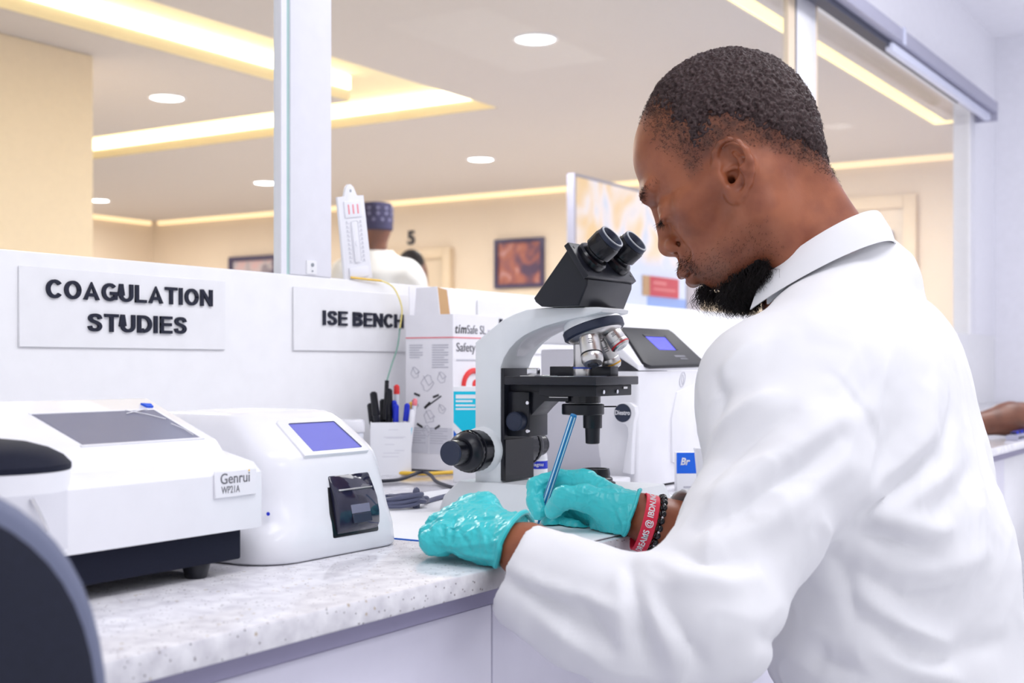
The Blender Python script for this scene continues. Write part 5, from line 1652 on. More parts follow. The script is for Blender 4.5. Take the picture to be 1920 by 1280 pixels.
def strands(name, roots, dirs, L0, r0, m, curl, seed):
    g = np.random.default_rng(seed)
    nseg, ns = 5, 3
    Vs, Qs = [], []
    n = len(roots)
    d = dirs + g.normal(0, .30, (n, 3)); d /= np.linalg.norm(d, axis=1, keepdims=True)
    L_ = L0 * g.uniform(.55, 1.15, n)
    s1 = np.cross(d, g.normal(0, 1, (n, 3))); s1 /= np.linalg.norm(s1, axis=1, keepdims=True)
    s2 = np.cross(d, s1)
    ph = g.uniform(0, 6.28, n)
    base = 0
    rows = []
    for k in range(nseg + 1):
        t_ = k / nseg
        a = ph + t_ * 5.5
        P_ = roots + d * (L_ * t_)[:, None] + (s1 * np.cos(a)[:, None] + s2 * np.sin(a)[:, None] - s1 * np.cos(ph)[:, None] - s2 * np.sin(ph)[:, None]) * (curl * L_ * t_)[:, None]
        r = r0 * (1 - .75 * t_)
        for q in range(ns):
            b_ = 2 * math.pi * q / ns
            rows.append(P_ + (s1 * math.cos(b_) + s2 * math.sin(b_)) * r)
    A = np.stack(rows, 1).reshape(n, nseg + 1, ns, 3)
    idx = np.arange(n * (nseg + 1) * ns).reshape(n, nseg + 1, ns)
    qs = []
    for k in range(nseg):
        for q in range(ns):
            qs.append(np.stack([idx[:, k, q], idx[:, k, (q + 1) % ns], idx[:, k + 1, (q + 1) % ns], idx[:, k + 1, q]], 1))
    o = np_obj(name, A.reshape(-1, 3), np.concatenate(qs), m, man)
    o['kind'] = 'stuff'
    return o

# beard: dense goatee under the chin, thin moustache, sparse jaw line
bm_ = np.exp(-(((f_ - .046) / .024) ** 2 + (w_ / .026) ** 2 + ((u_ + .121) / .0145) ** 2) ** 1.3)
bm_ = np.maximum(bm_, np.exp(-(((f_ - .026) / .022) ** 2 + ((w_ - .034) / .012) ** 2 + ((u_ + .117) / .009) ** 2) ** 1.2) * .8)
mus = np.exp(-(((f_ - .092) / .014) ** 2 + ((w_ - .012) / .013) ** 2 + ((u_ + .0765) / .0058) ** 2) ** 1.2)
cor_ = np.exp(-(((f_ - .082) / .008) ** 2 + ((w_ - .026) / .006) ** 2 + ((u_ + .083) / .008) ** 2))
bm_ = np.maximum(bm_, np.exp(-(((f_ - .074) / .018) ** 2 + (w_ / .013) ** 2 + ((u_ + .108) / .007) ** 2) ** 1.2) * .55)
g = np.random.default_rng(5)
def sow(weight, n):
    p = np.clip(weight, 0, None); p = np.where(p > .05, p, 0)
    i = g.choice(len(hv), n, p=p / p.sum())
    return i
Wn = N_ @ HR.T
Ww = hv @ HR.T + HC
bt = .0035 * sstep(bm_, .12, .60) + .0016 * nz_ * (bm_ > .1) - .0016 * (1 - sstep(bm_, .10, .25))
kq = (bm_[hq] > .10).any(1)
sub = hq[kq]; used = np.unique(sub); rm = np.full(len(hv), -1); rm[used] = np.arange(len(used))
np_obj('beard', (hv + N_ * bt[:, None])[used] @ HR.T + HC, rm[sub], 'beard', man)
i = sow(bm_, 3800)
dn = Wn[i] * .28 + np.array([0, 0, -1.0]) - np.array(_fh) * .12
strands('beard_curls', Ww[i] + Wn[i] * .003, dn, .0240, .00034, 'beard', .25, 3)
i = sow(mus + 1.2 * cor_, 700)
strands('moustache', Ww[i] - Wn[i] * .0005, Wn[i] * .35 + np.array([0, 0, -.8]), .0046, .00020, 'beard', .15, 4)
i = sow(jaw * (u_ < -.06) * (u_ > -.125) * (np.abs(w_) > .02) * (f_ > -.01) * .5 + .25 * mus, 1100)
strands('stubble', Ww[i] - Wn[i] * .0004, Wn[i] + np.array([0, 0, -.6]), .0028, .00017, 'beard', .2, 6)
i = sow(sstep(cover, -.022, .012) * (1 - .6 * sstep(cover, .03, .05)) * ~earm, 20000)
strands('hair_curls', Ww[i] + Wn[i] * np.maximum(th[i] - .0008, -.0003)[:, None], Wn[i] * .7 + g.normal(0, .7, (len(i), 3)), .0026, .00024, 'hair', .6, 8)
# brows and lashes
for sw in (-1, 1):
    q = np.exp(-(((hv[:, 1] - sw * .030) / .0165) ** 2 + ((u_ - .0030 - .10 * (np.abs(hv[:, 1]) - .03)) / .0036) ** 2) ** 1.3) * (f_ > .07)
    i = sow(q, 300)
    strands('eyebrow', Ww[i] - Wn[i] * .0003, Wn[i] * .35 + (HR @ np.array([-.2, sw * .9, .3])), .0042, .00016, 'beard', .08, 12 + sw)
    rt = []
    for a in np.linspace(-1, 1, 60):
        rt.append(HW((.0905 - .0060 * a * a, sw * (.0312 + .0130 * a), -.0300 - .0015 * (1 - a * a))))
    rt = np.array(rt)
    strands('eyelash', rt, np.tile(HR @ np.array([.80, sw * .25, -.42]), (60, 1)), .0105, .00026, 'beard', .08, 20 + sw)
    B().tube([HW((.0898 - .0060 * a * a, sw * (.0312 + .0155 * a), -.0303 - .0016 * (1 - a * a) + .0012 * a)) for a in np.linspace(-1, 1, 16)], .0016, 8).obj('lash_line', 'beard', man)

# ------------------------------------------------------------------ lab coat
C = Field((.84, .10, .36), (1.74, .84, 1.17), .0036)
C.chain([(1.340, .368, .44), (1.338, .374, .62), (1.334, .380, .76)], [.130, .122, .122], k=.03)
C.cone((1.240, .388, .72), (1.42, .395, .72), .095, .095, k=.04)
C.cone((1.232, .385, .84), (1.43, .408, .84), .103, .103, k=.05)
C.cone((1.232, .397, .93), (1.442, .422, .93), .093, .093, k=.05)
C.cone((1.250, .402, .99), (1.470, .428, .99), .074, .074, k=.05)
C.cone(NECKB + [-.040, -.014, -.050], LS + [.025, .0, .012], .046, .050, k=.04)           # trapezius slopes
C.cone(NECKB + [.045, .002, -.045], RS + [-.02, 0, .030], .050, .056, k=.04)
C.cone(NECKB + [.002, -.014, -.10], NECKB + [0, -.008, -.040], .080, .060, k=.04)
C.cone(UP(1522, 645, 1.265), UP(1432, 735, 1.225), .049, .056, k=.03)                      # front of the shoulder
C.cone(UP(1440, 722, 1.225), UP(1432, 810, 1.195), .060, .058, k=.03)
C.cone(UP(1632, 520, 1.345), UP(1608, 478, 1.340), .047, .036, k=.03)
# near sleeve
C.chain([LS + [.01, .0, .010], UP(1482, 862, 1.175), UP(1417, 978, 1.140), UP(1345, 1100, 1.105), LE], [.070, .0690, .0590, .0540, .0560], k=.018, kk=.012)
cuff = UP(995, 1064, 1.125)
C.chain([LE, UP(1205, 1150, 1.092), UP(1100, 1102, 1.105), cuff, UP(960, 1036, 1.128)], [.0540, .0440, .0375, .0360, .0310], k=.02, kk=.012)
C.chain([UP(1250, 1215, 1.082), UP(1170, 1208, 1.090), UP(1080, 1170, 1.105), UP(985, 1112, 1.120)], [.040, .0370, .034, .0310], k=.028, kk=.012)   # cloth hanging under the forearm
# far sleeve
C.chain([RS, RE + [0, -.01, 0], RW + (RE - RW) * .08], [.074, .064, .042], k=.03)
# sleeve openings: hollow ends with a flat hem
for W_, E_, r, cc_, fa in ((LW, LE, .0285, UP(992, 1058, 1.125), .42), (RW, RE, .036, RW + (RE - RW) * .12, 1.0)):
    ax = (W_ - E_) / np.linalg.norm(W_ - E_)
    C.cone(cc_ - ax * .022, cc_ + ax * .09, r, r * 1.05, k=.004, op='sub')
    if W_ is LW:
        C.cone(UP(985, 1110, 1.120) - ax * .015, UP(985, 1110, 1.120) + ax * .07, .0220, .0240, k=.004, op='sub')
        hem = -RGT * .88 + UPV * .40 + FWD * .28
    else:
        hem = ax
    hem = hem / np.linalg.norm(hem)
    X, Y, Z = C.ax[0][:, None, None], C.ax[1][None, :, None], C.ax[2][None, None, :]
    d = (X - cc_[0]) * hem[0] + (Y - cc_[1]) * hem[1] + (Z - cc_[2]) * hem[2] - .010
    near = (X - cc_[0]) ** 2 + (Y - cc_[1]) ** 2 + (Z - cc_[2]) ** 2 < .12 ** 2
    C.a = np.where(near, np.maximum(C.a, d), C.a).astype(np.float32)
# the skirt keeps to a clean hem
C.a[:, :, :int((.43 - C.lo[2]) / C.h)] = 1.0
# neck opening
C.cone(NECKB + [-.002, .006, -.035], NECKB + [-.010, .050, .10], .058, .074, k=.006, op='sub')
cv, cq = C.mesh()
cv = relax(cv, cq, 4, .5)
FOLDS = [
    # upper arm: long soft diagonals running down from the shoulder to the elbow bend
    ([(1600, 770), (1500, 830), (1400, 895), (1325, 950)], .016, .0060), ([(1585, 815), (1490, 880), (1390, 945), (1310, 985)], .011, -.0055),
    ([(1590, 870), (1500, 930), (1420, 985), (1350, 1010)], .016, .0055), ([(1480, 760), (1420, 800), (1360, 850), (1325, 890)], .011, -.0040),
    ([(1450, 730), (1390, 760), (1340, 800)], .012, .0045),
    ([(1225, 1045), (1290, 1080), (1360, 1090), (1420, 1075)], .013, .0065), ([(1260, 1020), (1320, 1045), (1390, 1050)], .009, -.0060),
    ([(1180, 1060), (1188, 1120), (1195, 1190), (1205, 1250)], .010, -.0070), ([(1165, 1070), (1170, 1130), (1160, 1190)], .012, .0045),
    ([(1200, 1090), (1225, 1150), (1260, 1220)], .012, .0050), ([(1235, 1120), (1275, 1190), (1310, 1250)], .010, -.0045),
    # forearm: the sharp crease from the cuff and the hanging cloth under it
    ([(948, 1062), (1010, 1095), (1080, 1118), (1150, 1138)], .0075, .0050), ([(952, 1080), (1000, 1115), (1050, 1150), (1090, 1190)], .012, -.0075),
    ([(975, 1120), (1030, 1170), (1100, 1230)], .011, .0050), ([(1070, 1120), (1100, 1160), (1140, 1220)], .009, -.0050),
    # armhole seam and shoulder puckers
    ([(1560, 690), (1610, 740), (1645, 800), (1655, 860)], .0060, -.0010), ([(1568, 684), (1620, 735), (1656, 800), (1668, 862)], .0060, .0008),
    ([(1610, 650), (1590, 690), (1560, 720)], .008, .0016), ([(1650, 690), (1625, 740), (1600, 770)], .009, -.0016), ([(1675, 680), (1650, 730), (1640, 780)], .010, .0018),
    ([(1700, 780), (1672, 830), (1660, 880)], .010, -.0018),
    # back: folds fanning out from under the arm
    ([(1632, 957), (1690, 905), (1758, 842)], .0080, -.0075), ([(1625, 930), (1690, 872), (1760, 812)], .013, .0045), ([(1655, 962), (1720, 925), (1790, 880)], .014, .0050),
    ([(1640, 968), (1710, 985), (1790, 990)], .014, .0060), ([(1620, 1005), (1690, 1022), (1760, 1050)], .015, -.0080),
    ([(1690, 1060), (1770, 1065), (1850, 1040)], .018, .0060), ([(1590, 1070), (1680, 1120), (1770, 1150)], .016, -.0070),
    ([(1600, 1110), (1690, 1165), (1790, 1215)], .014, .0080), ([(1640, 1170), (1720, 1225), (1800, 1240)], .014, -.0070),
    ([(1790, 1225), (1840, 1215), (1890, 1200)], .014, -.0050), ([(1660, 1230), (1730, 1260), (1800, 1278)], .013, .0060),
    ([(1440, 1200), (1530, 1240), (1600, 1270)], .013, -.0060), ([(1560, 1060), (1590, 1110), (1600, 1160)], .012, -.0060),
    ([(1800, 760), (1790, 820), (1770, 880)], .016, -.0040), ([(1760, 720), (1745, 780), (1720, 840)], .016, .0035), ([(1835, 880), (1800, 930), (1760, 960)], .016, -.0045),
    # chest side
    ([(1335, 700), (1345, 740), (1330, 790)], .009, -.0040), ([(1400, 640), (1360, 680), (1345, 730)], .010, .0035),
]
cv = folds(cv, cq, FOLDS)
Nc = vnormals(cv, cq)
wq_ = cv @ np.array([[.80, .35, -.48], [-.30, .93, .18], [.52, .0, .85]]).T           # cloth grain runs down and forward
wq_ = wq_ + .012 * np.stack([noise3(cv, 16, 31), noise3(cv, 16, 32), noise3(cv, 16, 33)], 1)
rdg = (1 - np.abs(noise3(wq_ * np.array([1.0, 1.0, .38]), 17, 2))) ** 4
rd2 = (1 - np.abs(noise3(wq_ * np.array([1.0, 1.0, .45]), 38, 7))) ** 5
lowb = np.clip((1.06 - cv[:, 2]) / .16, .15, 1)
cv = cv + Nc * (.0044 * (rdg - .25) * lowb + .0014 * (rd2 - .2) * lowb + .0006 * noise3(cv, 70, 6))[:, None]
np_obj('lab_coat', relax(cv, cq, 1, .4), cq, 'coat', man)

# turned-down collar: a folded band round the neck
def collar_ring(a):
    """a: 0 at the nape, +-1 at the front ends. Returns inner top edge, outer top, outer lower edge."""
    th_ = a * 2.05
    cx_, cy_ = math.sin(th_), -math.cos(th_)
    rise = math.cos(th_)
    top = np.array([1.3060 + .0620 * cx_, .4560 + .0650 * cy_, 1.1000 + .0350 * rise - .008 * (1 - rise)])
    out = np.array([cx_, cy_, 0])
    drop = .030 + .004 * (1 - rise)
    low = top + out * (.017 + .004 * (1 - rise)) + np.array([0, 0, -drop])
    return top, out, low
rings = []
for a in np.linspace(-1, 1, 61):
    tp, ou, lo_ = collar_ring(a)
    rings.append([tp + np.array([0, 0, -.030]) - ou * .002, tp - ou * .001, tp + np.array([0, 0, .0018]) + ou * .0008, tp + ou * .0030, (tp + lo_) / 2 + ou * .0035, lo_, lo_ - ou * .0016, (tp + lo_) / 2 + ou * .0010, tp + ou * .0012 + np.array([0, 0, -.003]), tp + np.array([0, 0, -.030]) + ou * .0006])
B().loft(rings).obj('collar', 'coat', man, smooth=50)

# ------------------------------------------------------------------ gloves
def wrinkle(V, Q, amp, seed):
    Nn = vnormals(V, Q)
    r1 = 1 - np.abs(noise3(V * np.array([1, 1, 1.3]) + .004 * noise3(V, 60, seed + 3)[:, None], 95, seed))
    r2 = 1 - np.abs(noise3(V, 210, seed + 1))
    r3 = noise3(V, 40, seed + 2)
    return V + Nn * (amp * (1.1 * (r1 ** 5 - .25) + .5 * (r2 ** 5 - .25) + .8 * r3))[:, None]

def fine_creases(V, Q, k):
    V, Q = subdiv(V, Q)
    V = relax(V, Q, 1, .5)
    Nn = vnormals(V, Q)
    W_ = V + .006 * np.stack([noise3(V, 45, 61), noise3(V, 45, 62), noise3(V, 45, 63)], 1)
    c1 = (1 - np.abs(noise3(W_ * np.array([1.0, .6, 1.3]), 120, 64))) ** 10
    c2 = (1 - np.abs(noise3(W_ * np.array([.7, 1.2, .8]), 190, 65))) ** 9
    c3 = (1 - np.abs(noise3(W_, 75, 66))) ** 12
    return V + Nn * (k * (.0009 * c1 + .0005 * c2 + .0010 * c3 - .0004))[:, None], Q

def rolled_rim(name, pts, r, parent):
    P_ = smoothpath(pts, 6, closed=True)
    P_ = [p + Vector((.0007 * math.sin(i * .31), .0007 * math.cos(i * .23), .0007 * math.sin(i * .19))) for i, p in enumerate(P_)]
    P_ = [Vector((p.x, p.y, max(p.z, ZT + .0018 + r))) for p in P_]                    # rests on the pad
    return B().tube(P_, r, 8, closed=True).obj(name, 'glove', parent)

# left hand: lying on its palm, fingers folded under
G = Field((.86, .58, .795), (1.08, .80, .885), .0017)
iM, pM = UP(878, 956, 1.235), UP(828, 1003, 1.182)
wc = UP(962, 1014, 1.168)
mM = iM * .66 + pM * .34 + [0, 0, .002]; rM = iM * .33 + pM * .67 + [0, 0, .001]
for M_, r in ((iM, .0135), (mM, .0140), (rM, .0135), (pM, .0125)):
    G.cone(wc + (M_ - iM) * .25, M_, .0225, r, k=.006)
G.cone(UP(908, 955, 1.225), UP(888, 951, 1.245), .0160, .0125, k=.012)               # index knuckle hump
G.cone(wc, LW, .0250, .0290, k=.008)
tips = [(UP(843, 968, 1.245), UP(838, 990, 1.258), UP(862, 1000, 1.250)), (UP(819, 984, 1.225), UP(820, 1006, 1.232), UP(845, 1012, 1.225)),
        (UP(806, 1003, 1.203), UP(810, 1021, 1.205), UP(838, 1024, 1.200)), (UP(804, 1013, 1.180), UP(810, 1023, 1.180), UP(832, 1027, 1.180))]
for M_, (pip, dip, tip), r in zip((iM, mM, rM, pM), tips, (.0102, .0104, .0098, .0090)):
    G.chain([M_, pip, dip, tip], [r + .001, r, r * .95, r * .9], k=.004, kk=.003)
G.chain([UP(930, 990, 1.215), UP(890, 990, 1.255), UP(860, 1000, 1.270)], [.0140, .0115, .0100], k=.008)   # thumb tucked behind
G.a[:, :, :int(round((ZT + .0016 - G.lo[2]) / G.h))] = 1.0
ax = (LW - LE) / np.linalg.norm(LW - LE)
cuffc = UP(966, 1012, 1.160)
X, Y, Z = G.ax[0][:, None, None], G.ax[1][None, :, None], G.ax[2][None, None, :]
G.a = np.maximum(G.a, -((X - cuffc[0]) * ax[0] + (Y - cuffc[1]) * ax[1] + (Z - cuffc[2]) * ax[2])).astype(np.float32)
gv, gq = G.mesh(); gv = relax(gv, gq, 2)
gv = wrinkle(gv, gq, .0009, 21)
gv = folds(gv, gq, [([(850, 958), (838, 985), (832, 1012)], .004, -.0025), ([(825, 975), (818, 1000), (815, 1020)], .004, -.0022), ([(905, 1035), (900, 1000), (890, 960)], .003, .0014), ([(880, 1045), (865, 1010), (852, 975)], .003, -.0012),
                    ([(840, 1032), (880, 1020), (930, 1015)], .003, .0014), ([(860, 1042), (900, 1046), (935, 1050)], .0035, .0016), ([(945, 950), (915, 960), (880, 965)], .003, -.0010)])
gv, gq = fine_creases(gv, gq, 0.60)
gv[:, 2] = np.maximum(gv[:, 2], ZT + .0016)
gl = np_obj('glove', gv, gq, 'glove', man)
gl['label'] = 'left turquoise glove, hand resting flat on the worktop'
def rim_points(V, axis, c_, n=26):
    """Outer outline of a glove's cut end."""
    q = V - c_
    e1 = np.cross(axis, UPV); e1 /= np.linalg.norm(e1); e2 = np.cross(axis, e1)
    h = q @ axis
    m = np.abs(h) < .004
    A = np.arctan2(q[m] @ e2, q[m] @ e1); R_ = np.hypot(q[m] @ e1, q[m] @ e2)
    out = []
    for a in np.linspace(-math.pi, math.pi, n, endpoint=False):
        dd = np.abs((A - a + math.pi) % (2 * math.pi) - math.pi) < .22
        if dd.any():
            r = R_[dd].max()
            out.append((a, r))
    q_ = np.array(out)
    for _ in range(3):
        q_[:, 1] = .5 * q_[:, 1] + .25 * (np.roll(q_[:, 1], 1) + np.roll(q_[:, 1], -1))
    return [c_ + (e1 * math.cos(a) + e2 * math.sin(a)) * (r + .0003) for a, r in q_]
rolled_rim('glove_cuff', rim_points(gv, ax, cuffc), .0026, gl)

# right hand: holding the pen in three fingers
G = Field((1.08, .55, .795), (1.34, .86, .90), .0017)
T = lambda px, py, D: UP(px, py, D)
rw = T(1188, 974, 1.372)
iM, mM, rM, pM = T(1096, 906, 1.425), T(1086, 918, 1.452), T(1085, 940, 1.470), T(1092, 965, 1.475)
G.cone(T(1212, 982, 1.363), rw, .0270, .0258, k=.006)
for M_, r in ((iM, .0145), (mM, .0150), (rM, .0145), (pM, .0140)):
    G.cone(rw, M_, .0240, r, k=.008)
G.cone(rw + [0, 0, .0], T(1140, 990, 1.400), .0230, .0190, k=.012)                                    # heel of the hand on the pad
G.chain([rw, T(1150, 952, 1.376), T(1098, 934, 1.376)], [.0235, .0190, .0140], k=.012, kk=.010)       # thumb ball
G.chain([T(1098, 934, 1.376), T(1056, 932, 1.378), T(1037, 956, 1.390)], [.0140, .0120, .0100], k=.006, kk=.004)   # thumb
G.chain([iM, T(1046, 897, 1.436), T(1006, 910, 1.436), T(1003, 940, 1.424), T(1010, 962, 1.414)], [.0135, .0108, .0102, .0094, .0084], k=.008, kk=.003)   # index finger
G.chain([mM, T(1034, 928, 1.470), T(1026, 955, 1.462), T(1032, 984, 1.440)], [.0140, .0108, .0102, .0094], k=.006, kk=.003)   # middle finger under the pen
G.chain([rM, T(1042, 952, 1.480), T(1052, 986, 1.455), T(1078, 990, 1.425)], [.0135, .0108, .0102, .0096], k=.006, kk=.003)
G.chain([pM, T(1062, 975, 1.478), T(1066, 995, 1.445), T(1094, 998, 1.418)], [.0125, .0100, .0096, .0088], k=.006, kk=.003)
G.a[:, :, :int(round((ZT + .0028 - G.lo[2]) / G.h))] = 1.0
ax = (RW - RE) / np.linalg.norm(RW - RE)
cuffr = T(1182, 972, 1.370)
cutn = -RGT * .93 + UPV * .31 + FWD * .12; cutn /= np.linalg.norm(cutn)
X, Y, Z = G.ax[0][:, None, None], G.ax[1][None, :, None], G.ax[2][None, None, :]
G.a = np.maximum(G.a, -((X - cuffr[0]) * cutn[0] + (Y - cuffr[1]) * cutn[1] + (Z - cuffr[2]) * cutn[2])).astype(np.float32)
gv, gq = G.mesh(); gv = relax(gv, gq, 2)
gv = wrinkle(gv, gq, .0007, 41)
gv = folds(gv, gq, [([(1000, 905), (1010, 915), (1030, 905)], .0025, -.0018), ([(1075, 900), (1072, 925), (1070, 950)], .003, -.0012), ([(1090, 900), (1085, 925)], .0025, .0012),
                    ([(1150, 950), (1160, 985), (1165, 1010)], .003, .0014), ([(1140, 945), (1150, 985), (1155, 1012)], .0025, -.0012), ([(1175, 935), (1178, 970), (1172, 1005)], .003, .0016),
                    ([(1045, 905), (1060, 912), (1080, 925)], .0022, .0010), ([(1100, 905), (1110, 930), (1112, 950)], .003, -.0010)])
gv, gq = fine_creases(gv, gq, 0.45)
gv[:, 2] = np.maximum(gv[:, 2], ZT + .0026)
gr = np_obj('glove', gv, gq, 'glove', man)
gr['label'] = 'right turquoise glove, fingers closed on the pen'
rolled_rim('glove_cuff', rim_points(gv, cutn, cuffr), .0020, gr)

# pen in the right hand
p0, p1 = T(1008, 985, 1.432), T(1076, 777, 1.400)
t = thing('ballpoint_pen', p0, 'blue and white striped hexagonal pen held in the right glove', 'pen')
pdv = Vector(p1 - p0); PL = pdv.length
B().lathe([(.0041, .018), (.0041, PL - .001), (.0036, PL)], p0, pdv, 6).obj('barrel', 'pen_blue', t, smooth=20)
B().lathe([(.0008, 0), (.0012, .004), (.0034, .017), (.0041, .0185)], p0, pdv, 12).obj('tip', 'pen_blue', t)
a_, e1, e2 = B.basis(pdv)
b = B()
for k in range(6):
    ang = 2 * math.pi * (k + .5) / 6
    n = e1 * math.cos(ang) + e2 * math.sin(ang); s_ = a_.cross(n)
    if k % 2 == 0 or True:
        q0 = Vector(p0) + n * (.0041 * math.cos(math.pi / 6) + .0001)
        vv = [q0 + a_ * .02 + s_ * .0008, q0 + a_ * (PL - .002) + s_ * .0008, q0 + a_ * (PL - .002) - s_ * .0008, q0 + a_ * .02 - s_ * .0008]
        b.loft([[v - n * .0002 for v in vv], [v + n * .00015 for v in vv]])
b.obj('white_stripe', 'pen_white', t)

# wristband and bead bracelet on the right wrist
wax = (RE - RW) / np.linalg.norm(RE - RW)
bandc = T(1209, 980, 1.352) + UPV * 0
bn = np.array(RGT) * .95 + UPV * -.27 + np.array(FWD) * .04; bn /= np.linalg.norm(bn)
be1 = np.cross(bn, FWD); be1 /= np.linalg.norm(be1); be2 = np.cross(bn, be1)
if be1[2] < 0:
    be1 = -be1; be2 = -be2
def band_pt(a, h, r=0.0):
    return bandc + bn * h + be1 * (.0290 + r) * math.cos(a) + be2 * (.0262 + r) * math.sin(a)
rg = [[band_pt(2 * math.pi * k / 64, h, q) for k in range(64)] for h, q in ((-.0070, 0), (-.0073, .0009), (-.0066, .0016), (.0066, .0016), (.0073, .0009), (.0070, 0), (-.0070, 0))]
wb = B().loft(rg, cap=False).obj('wristband', 'rubber_red', man)
wb['label'] = 'red rubber wristband with white lettering'
class BandText:
    def __init__(s, a0, sgn): s.a0, s.sgn = a0, sgn
    def __matmul__(s, p):
        a = s.a0 + s.sgn * p.x / .0305
        return Vector(band_pt(a, s.h0 + s.hs * p.y, .0017 + p.z))
# facing side of the band: where its outward direction looks at the camera
cam_side = 0 if (band_pt(math.pi / 2, 0) - bandc) @ FWD < 0 else 1
bt_ = BandText(math.radians(180 - 12) if True else 0, 1)
sg = -1 if (band_pt(math.pi / 2, 0) - bandc) @ FWD < 0 else 1
bt_.a0 = math.pi * 1.0 + sg * .42; bt_.sgn = sg; bt_.h0 = .0044; bt_.hs = -1.0
text_obj('band_lettering', 'paper', wb, 'DREAMS @ IBDN.INC', bt_, width=.080, height=.0088, depth=.0002, bold=.02)
bc = T(1229, 984, 1.361)
br = thing('bead_bracelet', bc, None, None); br.parent = man; br.matrix_parent_inverse = man.matrix_world.inverted()
br['label'] = 'black bead bracelet with small silver beads'
nb = 24
for k in range(nb):
    a = 2 * math.pi * k / nb
    c_ = bc + be1 * .0300 * math.cos(a) + be2 * .0268 * math.sin(a)
    bd = B().ell(c_, (.0040,) * 3, 12, 8).obj('bead', 'bead', br)
    if k % 2 == 0:
        B().ell(bc + be1 * .0303 * math.cos(a + math.pi / nb) + be2 * .0271 * math.sin(a + math.pi / nb) - np.array(FWD) * .0018, (.0016,) * 3, 10, 6).obj('silver_bead', 'chrome', br)

# trousers, shoes and stool, below the picture
F = Field((1.10, .18, .08), (1.56, .66, .62), .008)
for sx in (-1, 1):
    F.chain([(1.335 + sx * .085, .345, .50), (1.335 + sx * .12, .535, .475), (1.335 + sx * .12, .520, .13)], [.105, .075, .058], k=.04)
F.a[:, :, :int((.12 - .08) / .008)] = 1.0
fv, fq = F.mesh(); np_obj('trousers', relax(fv, fq, 2), fq, 'trousers', man)
for sx in (-1, 1):
    F = Field((1.335 + sx * .125 - .07, .42, -.005), (1.335 + sx * .125 + .07, .655, .14), .006)
    F.cone((1.335 + sx * .12, .490, .050), (1.335 + sx * .13, .595, .038), .048, .038, k=.03)
    F.cone((1.335 + sx * .12, .515, .06), (1.335 + sx * .12, .515, .12), .048, .045, k=.02)
    F.a[:, :, :2] = 1.0
    fv, fq = F.mesh(); np_obj('shoe', relax(fv, fq, 2), fq, 'shoe', man)
t = thing('lab_stool', (1.335, .32, 0), 'round black stool under the man in the lab coat', 'stool')
B().lathe([(.001, .345), (.16, .345), (.175, .352), (.175, .368), (.16, .376), (.001, .378)], (1.335, .31, 0), (0, 0, 1), 40).obj('seat', 'black_plastic', t)
B().cyl((1.335, .31, .05), (1.335, .31, .35), .025).obj('column', 'chrome', t)
for k in range(5):
    a = 2 * math.pi * k / 5 + math.pi / 2
    e_ = Vector((1.335 + .24 * math.cos(a), .31 + .24 * math.sin(a), .03))
    B().tube([(1.335, .31, .07), e_], .02, 8, rr=[.025, .015]).obj('leg', 'black_plastic', t)

# ------------------------------------------------------------------ colleague at the far right edge
col = thing('person', (3.85, .30, 0), 'colleague in a white coat, only a forearm and lap in view at the right edge', 'person')
F = Field((3.20, .05, .02), (4.25, .95, 1.50), .010)
F.ell((3.90, .40, 1.30), (.085, .10, .125), k=.02); F.cone((3.88, .34, 1.05), (3.89, .38, 1.22), .06, .055, k=.04)
F.cone((3.72, .30, 1.00), (4.05, .30, 1.00), .07, .07, k=.05)
F.chain([(3.72, .32, .98), (3.62, .45, .86), (3.42, .690, .846), (3.34, .760, .830)], [.05, .045, .040, .028], k=.02)
F.chain([(3.34, .760, .830), (3.30, .800, .822)], [.026, .016], k=.012)
F.chain([(4.05, .32, .98), (4.12, .40, .88)], [.05, .04], k=.02)
fv, fq = F.mesh(); np_obj('body', relax(fv, fq, 2), fq, 'skin_far', col)
F = Field((3.20, .02, .12), (4.30, .78, 1.16), .010)
F.cone((3.80, .29, .55), (3.86, .30, 1.00), .17, .13, k=.06); F.cone((3.70, .30, .98), (4.06, .30, .98), .085, .085, k=.06)
F.chain([(3.71, .32, .97), (3.63, .44, .865), (3.475, .620, .862)], [.075, .066, .054], k=.03)
F.chain([(4.06, .32, .97), (4.14, .42, .86)], [.07, .06], k=.03)
F.chain([(3.80, .27, .50), (3.52, .44, .530), (3.32, .530, .510)], [.12, .088, .078], k=.05)
F.chain([(3.50, .48, .40), (3.44, .50, .20)], [.075, .07], k=.03)
F.ell((3.90, .40, 1.20), (.06, .06, .08), k=0, op='sub')
fv, fq = F.mesh(); fv = relax(fv, fq, 2); fv = fv + vnormals(fv, fq) * (.005 * noise3(fv, 14, 3))[:, None]
np_obj('white_coat', fv, fq, 'garment', col)
F = Field((3.78, .28, 1.24), (4.02, .52, 1.46), .008); F.ell((3.90, .385, 1.335), (.095, .105, .105), k=0)
fv, fq = F.mesh(); np_obj('hair', fv, fq, 'beard', col)
t = thing('lab_stool', (3.82, .28, 0), 'stool under the colleague at the right edge', 'stool')
B().lathe([(.001, .325), (.17, .325), (.18, .338), (.16, .352), (.001, .354)], (3.82, .28, 0), (0, 0, 1), 40).obj('seat', 'black_plastic', t)
B().cyl((3.82, .28, .0), (3.82, .28, .33), .03).obj('column', 'chrome', t)
B().lathe([(.001, 0), (.22, 0), (.20, .03), (.04, .05)], (3.82, .28, 0), (0, 0, 1), 40).obj('foot', 'black_plastic', t)

